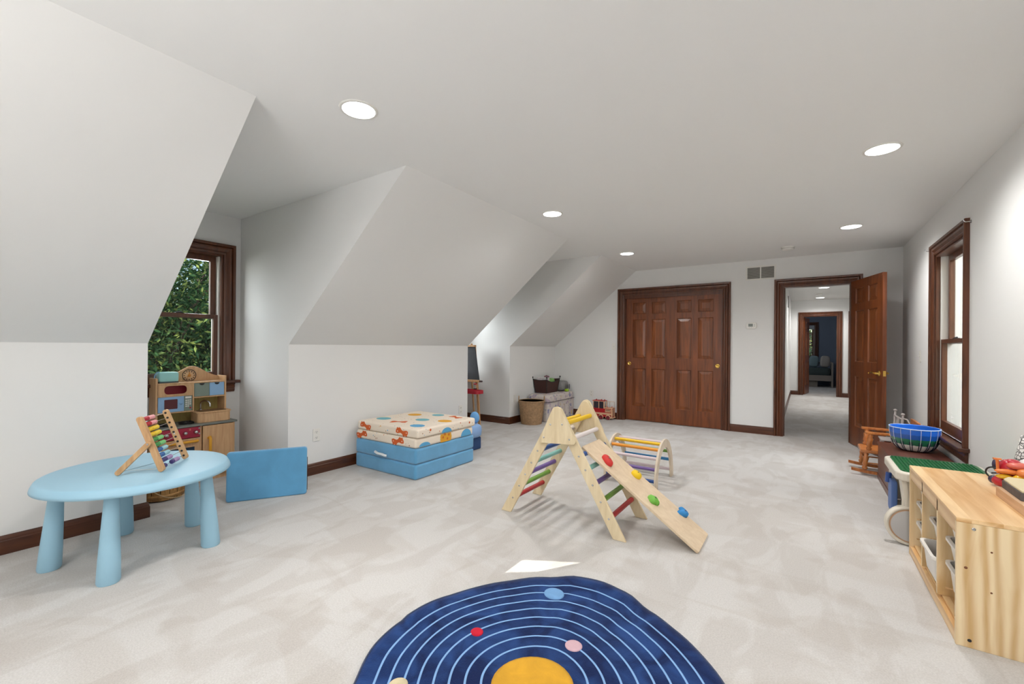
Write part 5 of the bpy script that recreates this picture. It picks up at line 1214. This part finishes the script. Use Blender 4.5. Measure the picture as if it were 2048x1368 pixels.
def bench():
    x0, x1, y0, y1 = -3.735, -3.345, 5.99, 6.93
    r = thing('storage_ottoman', 'long ottoman bench with faded floral cover and skirt in the far corner', 'ottoman', ((x0 + x1) / 2, (y0 + y1) / 2, 0))
    B().box((x0, y0 + .012, .02), (x1 - .012, y1, .305)).build('body', fl_m, r)
    b = B(); n = 90; per = [(x0, y0 + .006), (x1 - .006, y0 + .006), (x1 - .006, y1)]
    seg = [(Vector(per[i]), Vector(per[i + 1])) for i in range(2)]; tot = sum((q - p).length for p, q in seg)
    cols_ = []
    for i in range(n + 1):
        s = tot * i / n; w = s
        for p, q in seg:
            l = (q - p).length
            if w <= l + 1e-6: break
            w -= l
        d = (q - p).normalized(); nn = Vector((d.y, -d.x)); c_ = p + d * w
        a = .004 * math.sin(s * 42) + .006 * max(0, math.sin(s * 13)) ** 6
        cols_.append((c_, nn, a))
    vs = []
    for z, k in ((.305, .2), (.2, .8), (.01, 2.2)): vs += [(c_.x + nn.x * a * k, c_.y + nn.y * a * k, z) for c_, nn, a in cols_]
    N = n + 1; b.add(vs, [(k * N + i, (k + 1) * N + i, (k + 1) * N + i + 1, k * N + i + 1) for k in range(2) for i in range(n)], True)
    b.build('skirt', fl_m, r)
    B().pillow((x0 - .005, y0 - .005, .30), (x1 + .008, y1 + .005, .425), n=8, e=.22).build('lid_cushion', fl_m, r)
    B().tube([(x0, y0 - .001, .312), (x1 + .004, y0 - .001, .312), (x1 + .004, y1, .312)], .004, 6).build('piping', M('piping_dark', '#4d4a52', .8), r)
bench()
def brown_basket():
    c = (-3.62, 6.43); z0 = .428
    r = thing('brown_basket', 'dark brown woven basket with black metal corner posts on floral ottoman', 'basket', (c[0], c[1], z0))
    m, nt, bs = newmat('brown_weave'); tc = nt.nodes.new('ShaderNodeTexCoord'); br = nt.nodes.new('ShaderNodeTexChecker'); br.inputs['Scale'].default_value = 70
    br.inputs[1].default_value = C('#4a241b'); br.inputs[2].default_value = C('#301613'); nt.links.new(tc.outputs['Object'], br.inputs[0]); nt.links.new(br.outputs[0], bs.inputs['Base Color']); bs.inputs['Roughness'].default_value = .55
    hx, hy, H_ = .105, .18, .225; k = 1.25; t = .012
    def rect(z): q = 1 + (k - 1) * z / H_; return [(c[0] - hx * q, c[1] - hy * q), (c[0] + hx * q, c[1] - hy * q), (c[0] + hx * q, c[1] + hy * q), (c[0] - hx * q, c[1] + hy * q)]
    lo, hi = rect(0), rect(H_)
    def dip(z, i): return z
    for i in range(4):
        a0, a1 = Vector(lo[i]), Vector(lo[(i + 1) % 4]); b0, b1 = Vector(hi[i]), Vector(hi[(i + 1) % 4]); ctr = Vector(c)
        n = 10; b = B(); vs = []
        for j in range(n + 1):
            u = j / n; p = a0.lerp(a1, u); q = b0.lerp(b1, u); hh = H_ - (.05 * math.sin(PI * u) if i in (1, 3) else .012 * math.sin(PI * u))
            q = p.lerp(q, hh / H_); inn = lambda v: v + (ctr - v).normalized() * t
            vs += [(*p, z0), (*q, z0 + hh), (*inn(q), z0 + hh), (*inn(p), z0)]
        fs = [(4 * j + e, 4 * j + 4 + e, 4 * j + 4 + (e + 1) % 4, 4 * j + (e + 1) % 4) for j in range(n) for e in range(4)]
        b.add(vs, fs); b.build('woven_side', m, r)
        B().tube([(*vs[4 * j + 1][:2], vs[4 * j + 1][2]) for j in range(n + 1)], .006, 6).build('rim_bar', black_m, r)
        B().tube([(*lo[i], z0), (*(Vector(lo[i]).lerp(Vector(hi[i]), 1.12)), z0 + H_ * 1.12)], .006, 7).ball((*(Vector(lo[i]).lerp(Vector(hi[i]), 1.15)), z0 + H_ * 1.15), .014).build('corner_post', black_m, r)
    B().box((c[0] - hx, c[1] - hy, z0), (c[0] + hx, c[1] + hy, z0 + .01)).build('base', m, r)
    tag(B().box((c[0] - .09, c[1] - .17, z0 + .205), (c[0] + .09, c[1] - .06, z0 + .255), T=T3((0, 0, 0))).build('picture_book', M('book_white', '#d4cfd0', .5, var=.2, vs=14), bevel=.003), 'white and blue book lying on top in the brown basket', 'book')
    tag(B().ball((c[0] + .02, c[1] - .03, z0 + .262), (.05, .035, .022)).build('toy_figure', M('toy_brownish', '#7a5560', .6)), 'small brown pink toy on the white book in brown basket', 'toy')
    tag(B().pillow((c[0] - .08, c[1] - .02, z0 + .10), (c[0] + .09, c[1] + .165, z0 + .235), n=6, e=.5).build('folded_cloth', M('cloth_green', '#7fae62', .9, var=.3, vs=16)), 'green cloth bundle inside the brown basket', 'cloth')
    tag(B().pillow((c[0] + .03, c[1] - .055, z0 + .12), (c[0] + .10, c[1] - .022, z0 + .19), n=5, e=.6).build('folded_cloth', M('cloth_cream', '#d8b79a', .9)), 'cream cloth next to green bundle inside brown basket', 'cloth')
    tag(B().box((c[0] - .09, c[1] - .17, z0 + .011), (c[0] + .09, c[1] - .05, z0 + .20)).build('board_book', M('book_grey', '#8f9aa6', .6)), 'grey book stack standing under the white book in brown basket', 'book')
brown_basket()
def corner_small():
    tag(B().pillow((-3.425, 6.70, .428), (-3.36, 6.78, .475), n=6, e=.6).build('toy_car', M('lime_plastic', '#a9cf2c', .4)), 'lime green toy on floral ottoman beside the brown basket', 'toy')
    m = M('grey_cloth', '#8e8d8c', .9, var=.15, vs=20)
    r = thing('rolled_blanket', 'grey rolled bag with loops at far end of the floral ottoman', 'bag', (-3.55, 6.83, .43))
    B().pillow((-3.72, 6.685, .43), (-3.44, 6.94, .605), n=8, e=.5).build('roll', m, r)
    for k in range(3):
        B(T3((-3.435 + .01 * k, 6.80 + .04 * k, .50), ry=PI / 2, rz=.3)).tube([(.04 * math.cos(t), .03 * math.sin(t), 0) for t in [2 * PI * i / 16 for i in range(16)]], .006, 6, closed=True).build('loop', M('loop%d' % k, '#6f6e72', .8), r)
corner_small()
def wicker_basket():
    c = (-3.515, 5.775); r = thing('wicker_basket', 'tall round tan wicker basket with two handles in front of ottoman', 'basket', (c[0], c[1], 0))
    wm = M('wicker', '#a68562', .7, var=.25, vs=30, bump=.3); H_ = .355; rows = 30; seg = 96
    prof = []
    for i in range(rows * 2 + 1): z = H_ * i / (rows * 2); prof.append((.155 + .042 * (z / H_) ** .8, z))
    def md(i, t): return 1 + .022 * math.cos(24 * t) * (1 if (i // 2) % 2 else -1)
    inn = [(q - .012, z) for q, z in prof[::-6]] + [(0, .012)]
    B().lathe(prof, seg, c=(c[0], c[1], .001), mod=md).build('weave', wm, r)
    B().lathe([(.197, .355), (.19, .358)] + inn, 48, c=(c[0], c[1], .001)).build('lining', M('wicker_inside', '#7c6748', .8), r)
    pts = [(c[0] + .197 * math.cos(t), c[1] + .197 * math.sin(t), H_) for t in [2 * PI * i / 40 for i in range(40)]]
    B().tube(pts, .009, 8, closed=True).build('rim', wm, r)
    for s in (-1, 1):
        u = Vector((.829, .559, 0)) * s; v = Vector((-.559, .829, 0)); o = Vector((c[0], c[1], H_ - .03)) + u * .198
        pts = [o + v * (.035 * math.cos(t)) + Vector((0, 0, .10 * math.sin(t))) for t in [PI * i / 12 for i in range(13)]]
        B().tube(pts, .008, 7).build('handle', wm, r)
wicker_basket()
def toy_engine():
    r = thing('toy_train', 'red and cream wooden toy locomotive on carpet beside the closet', 'toy', (-2.77, 6.87, 0))
    rd = M('engine_red', '#b0101c', .45); cr = M('engine_cream', '#ddb28e', .5); dk = M('engine_dark', '#2b2430', .4)
    y0, y1 = 6.795, 6.925
    B().box((-2.735, y0 + .008, .045), (-2.60, y1 - .008, .185)).build('hood', rd, r, bevel=.003)
    B().box((-2.745, y0 + .004, .185), (-2.592, y1 - .004, .197)).build('hood_top', cr, r, bevel=.002)
    B().box((-2.93, y0 + .006, .045), (-2.735, y1 - .006, .18)).build('cab', rd, r, bevel=.002)
    for x in (-2.93, -2.835, -2.745):
        for y in (y0 + .006, y1 - .016): B().box((x, y, .18), (x + .01, y + .01, .298)).build('cab_post', cr, r)
    B().box((-2.928, y0 + .010, .185), (-2.838, y0 + .013, .295)).box((-2.824, y0 + .010, .185), (-2.75, y0 + .013, .295)).build('cab_window', dk, r, label='dark cab window')
    B().box((-2.94, y0, .298), (-2.728, y1, .308)).build('roof', rd, r, bevel=.002)
    B().box((-2.935, y0 - .001, .294), (-2.733, y0 + .004, .30)).box((-2.735, y0 + .004, .18), (-2.728, y0 + .014, .30)).build('roof_trim', cr, r)
    for x in (-2.89, -2.80, -2.745): B().lathe([(.010, 0), (.013, .008), (.008, .02), (0, .022)], 10, c=(x, 6.85, .308)).build('roof_light', M('rl%d' % int(-x * 1000), '#a8433f', .5), r)
    B().box((-2.93, y0 + .001, .085), (-2.612, y0 + .006, .112)).build('side_band', cr, r, label='cream side band')
    g = B().box((-2.715, y0 + .002, .125), (-2.622, y0 + .0075, .175)).build('vent_panel', cr, r, label='cream vent panel')
    b = B().box((-2.708, y0 + .0005, .155), (-2.63, y0 + .002, .165))
    for i in range(5): b.box((-2.705 + .017 * i, y0 + .0005, .135), (-2.697 + .017 * i, y0 + .002, .144))
    b.build('vent_holes', black_m, g)
    B().box((-2.612, y0, .045), (-2.596, y0 + .018, .19)).box((-2.612, y1 - .018, .045), (-2.596, y1, .19)).build('corner_strip', cr, r)
    g = B().box((-2.6, y0 + .035, .06), (-2.594, y1 - .035, .175)).build('radiator', cr, r, label='cream radiator grille')
    b = B()
    for i in range(6): b.box((-2.5945, y0 + .045, .068 + .017 * i), (-2.592, y1 - .045, .075 + .017 * i))
    b.build('grille_slots', M('slot_dark', '#5a3a30', .6), g)
    B().box((-2.62, y0 - .005, .03), (-2.585, y1 + .005, .044)).build('bumper', cr, r)
    for x in (-2.89, -2.79, -2.666):
        for y, s in ((y0 + .004, -1), (y1 - .004, 1)):
            w = B(T3((x, y, .042), rx=PI / 2 if s < 0 else -PI / 2)).lathe([(.042, 0), (.042, .004), (.034, .0045)], 26).build('wheel_arch', cr, r)
            B(T3((x, y, .036), rx=PI / 2 if s < 0 else -PI / 2)).lathe([(.034, .0), (.034, .010), (.02, .012), (.018, .009), (.006, .009), (.005, .013), (0, .013)], 24).build('wheel', M('wheel_crimson%d%d' % (int(-x * 1000), s), '#7b2230', .4), w, label='crimson wheel')
    for x in (-2.69, -2.63): B().lathe([(.012, 0), (.012, .012), (.007, .012), (.007, .02), (0, .02)], 12, c=(x, 6.83 if x < -2.65 else 6.88, .197)).build('funnel', M('funnel%d' % int(-x * 1000), '#c46e62', .5), r)
    for x in (-2.72, -2.675, -2.60): B().tube([(x, y1 - .02, .197), (x, y1 - .02, .292)], .003, 6).build('rail_post', M('post_wood%d' % int(-x * 1000), '#bba48c', .6), r)
    B().tube([(-2.73, y1 - .02, .292), (-2.60, y1 - .02, .292)], .003, 6).build('rail', cr, r)
toy_engine()

# ------------------------------------------------------------------ bedroom beyond the hall
def bedroom():
    r = thing('bed', 'pale wooden bed with dark mattress in the bedroom beyond the hall', 'bed', (.05, 17.0, 0))
    pw = M('pale_bed_wood', '#9d9288', .6); dm = M('dark_sheet', '#44504f', .9)
    for x in (.70, -1.2):
        for y in (16.5, 17.42): B().box((x, y, 0), (x + .05, y + .05, .78)).build('bed_post', pw, r, bevel=.004)
    B().box((-1.15, 16.505, .2), (.70, 16.54, .375)).build('side_rail', pw, r, bevel=.003)
    B().box((.705, 16.55, .35), (.74, 17.42, .72)).build('headboard', pw, r)
    B().pillow((-1.15, 16.52, .33), (.70, 17.44, .60), n=8, e=.2).build('mattress', dm, r)
    for x, c_, lb, s in ((.26, '#7f9499', 'grey blue pillow on the bed seen through the doorways', .0), (.55, '#b4ada5', 'cream ruffled pillow on the bed at the headboard', .05)):
        b = B(T3((x, 16.72 + s, .80), ry=.12, rz=.15)).pillow((-.13, -.07, -.18), (.13, .07, .18), n=6, e=.6)
        tag(b.build('pillow', M('pillow' + c_[1:], c_, .9, bump=.3, bs_=25, bd=.01)), lb, 'pillow')
    tag(B().box((-.1, 16.56, .0), (.36, 16.9, .19)).build('storage_box', M('box_taupe', '#8b8379', .7), bevel=.006), 'taupe storage box under the bed in the far bedroom', 'box')
    b = B(); n = 24
    vs = [(.80 + .02 * math.sin(i * 1.7), 13.95 + .7 * i / n, z) for z in (.002, 2.1) for i in range(n + 1)]
    b.add(vs, [(i, i + 1, n + 2 + i, n + 1 + i) for i in range(n)], True)
    tag(b.build('curtain', M('sheer_white', '#d5d8de', .8)), 'white curtain hanging just inside the bedroom doorway', 'curtain')
bedroom()

# ------------------------------------------------------------------ outside
def shingle_wing():
    # side wall of the neighbouring wing, seen through the right window
    st = M('shingle_grey', '#8b8f92', .9, var=.2, vs=3); wt = M('exterior_white', '#e2e4e4', .6)
    struct('wall_wing', B().box((1.145, 5.80, -3), (4.5, 5.95, 3.2)), st)
    wing = bpy.data.objects['wall_wing']
    base = {}
    k = 0
    for row in range(17):
        z = -.2 + row * .15; x = 1.30 - (row % 2) * .0
        off = (.09 if row % 2 else 0)
        j = 0
        while x + .001 < 2.7:
            w = .165 + .03 * ((row * 7 + j * 5) % 3); x2 = min(x + w - (off if j == 0 else 0), 2.7)
            key = round(x2 - x, 3)
            b = B().hexa([(x + .003, 5.778, z), (x2 - .003, 5.778, z), (x2 - .003, 5.80, z), (x + .003, 5.80, z)], [(x + .003, 5.792, z + .17), (x2 - .003, 5.792, z + .17), (x2 - .003, 5.80, z + .17), (x + .003, 5.80, z + .17)])
            b.build('shingle', st, wing); x = x2; j += 1
    struct('trim_5', B().box((1.15, 5.74, -1), (1.27, 5.80, 3.2)).box((1.255, 5.72, -1), (1.30, 5.80, 3.2)), wt)
    struct('trim_6', B().box((1.139, 5.41, .3), (1.162, 5.52, 2.3)).box((1.139, 5.53, .2), (1.16, 5.62, 2.4)).box((1.139, 4.40, .3), (1.175, 4.53, 2.3)).box((1.139, 4.53, .36), (1.19, 5.41, .475)).box((1.139, 4.53, 2.07), (1.175, 5.41, 2.2)), wt, bevel=.004)
    tag(B().box((2.62, 5.60, .2), (2.70, 5.775, 2.4)).build('downspout', wt), 'white downspout on shingled wall outside side window', 'downspout')
    struct('wall_exterior', B().box((XW - .4, -2.6, -3), (XW - .155, Y1A - .15, 2.3)).box((XW - .4, Y1B + .15, -3), (XW - .155, Y2A - .15, 2.3)), M('clapboard', '#cfcabf', .8))
shingle_wing()
struct('ground', B().box((-60, -40, -3.2), (40, 60, -3.0)), M('lawn', '#4c6130', .95, var=.3, vs=.4))
def leaf_mat(name, d, l, y):
    m, nt, bs = newmat(name); L = nt.links; nt.nodes.remove(bs); out = nt.nodes['Material Output']
    g = nt.nodes.new('ShaderNodeNewGeometry'); r = nt.nodes.new('ShaderNodeValToRGB'); e = r.color_ramp.elements
    e[0].position = 0; e[0].color = C(d); e[1].position = .7; e[1].color = C(l); q = e.new(1.0); q.color = C(y)
    L.new(g.outputs['Random Per Island'], r.inputs[0])
    a = nt.nodes.new('ShaderNodeBsdfDiffuse'); t = nt.nodes.new('ShaderNodeBsdfTranslucent'); x = nt.nodes.new('ShaderNodeMixShader'); x.inputs[0].default_value = .35
    L.new(r.outputs[0], a.inputs[0]); L.new(r.outputs[0], t.inputs[0]); L.new(a.outputs[0], x.inputs[1]); L.new(t.outputs[0], x.inputs[2]); L.new(x.outputs[0], out.inputs[0]); return m
leaf_m = leaf_mat('leaves', '#1c3323', '#3d5c3a', '#8f9c55')
bark_m = M('bark', '#3d342c', .9, var=.3, vs=6, bump=.4)
def tree(label, c, crown, n, seed, size=.10):
    rnd = random.Random(seed); r = thing('tree', label, 'tree', (c[0], c[1], -3.0))
    top = crown[2][1]
    b = B().tube([(c[0], c[1], -3), (c[0] + .1, c[1] - .1, 0), (c[0] - .1, c[1] + .2, top * .6)], [.28, .2, .08], 9)
    anchors = []
    for i in range(46):
        a = rnd.uniform(0, 2 * PI); z0_ = rnd.uniform(-1.6, top * .5); p0 = Vector((c[0], c[1], z0_))
        p2 = Vector((rnd.uniform(*crown[0]), rnd.uniform(*crown[1]), rnd.uniform(*crown[2])))
        p1 = p0.lerp(p2, .5) + Vector((0, 0, .25))
        b.tube([p0, p1, p2], [.05, .028, .008], 5, cap=False); anchors += [p0.lerp(p1, .6), p1, p1.lerp(p2, .35), p1.lerp(p2, .7), p2, p2]
    b.build('trunk', bark_m, r)
    vs = []; fs = []
    for i in range(n):
        a = rnd.choice(anchors); p = a + Vector((rnd.gauss(0, .42), rnd.gauss(0, .42), rnd.gauss(0, .36)))
        d = Vector((rnd.gauss(0, 1), rnd.gauss(0, 1), rnd.gauss(-.6, .7))).normalized(); w = d.cross(Vector((rnd.gauss(0, 1), rnd.gauss(0, 1), rnd.gauss(0, 1)))).normalized()
        s = size * rnd.uniform(.6, 1.2); k = len(vs)
        vs += [p, p + d * s * .5 + w * s * .17, p + d * s, p + d * s * .5 - w * s * .17]; fs.append((k, k + 1, k + 2, k + 3))
    b = B(); b.add(vs, fs); b.build('foliage', leaf_m, r)['kind'] = 'stuff'
tree('leafy green tree filling the view outside the near dormer window', (-8.8, 2.6, 0), ((-10.2, -7.2), (.3, 5.6), (-1.5, 3.6)), 60000, 3)
tree('leafy green tree farther off outside the dormer windows', (-15, 7.0, 0), ((-17, -13), (1.5, 11), (-2, 5.0)), 22000, 5, .18)
tree('green tree outside the bedroom window beyond the hall', (.3, 23.0, 0), ((-2.2, 2.4), (21.3, 24.2), (-1.5, 3.2)), 14000, 9, .14)
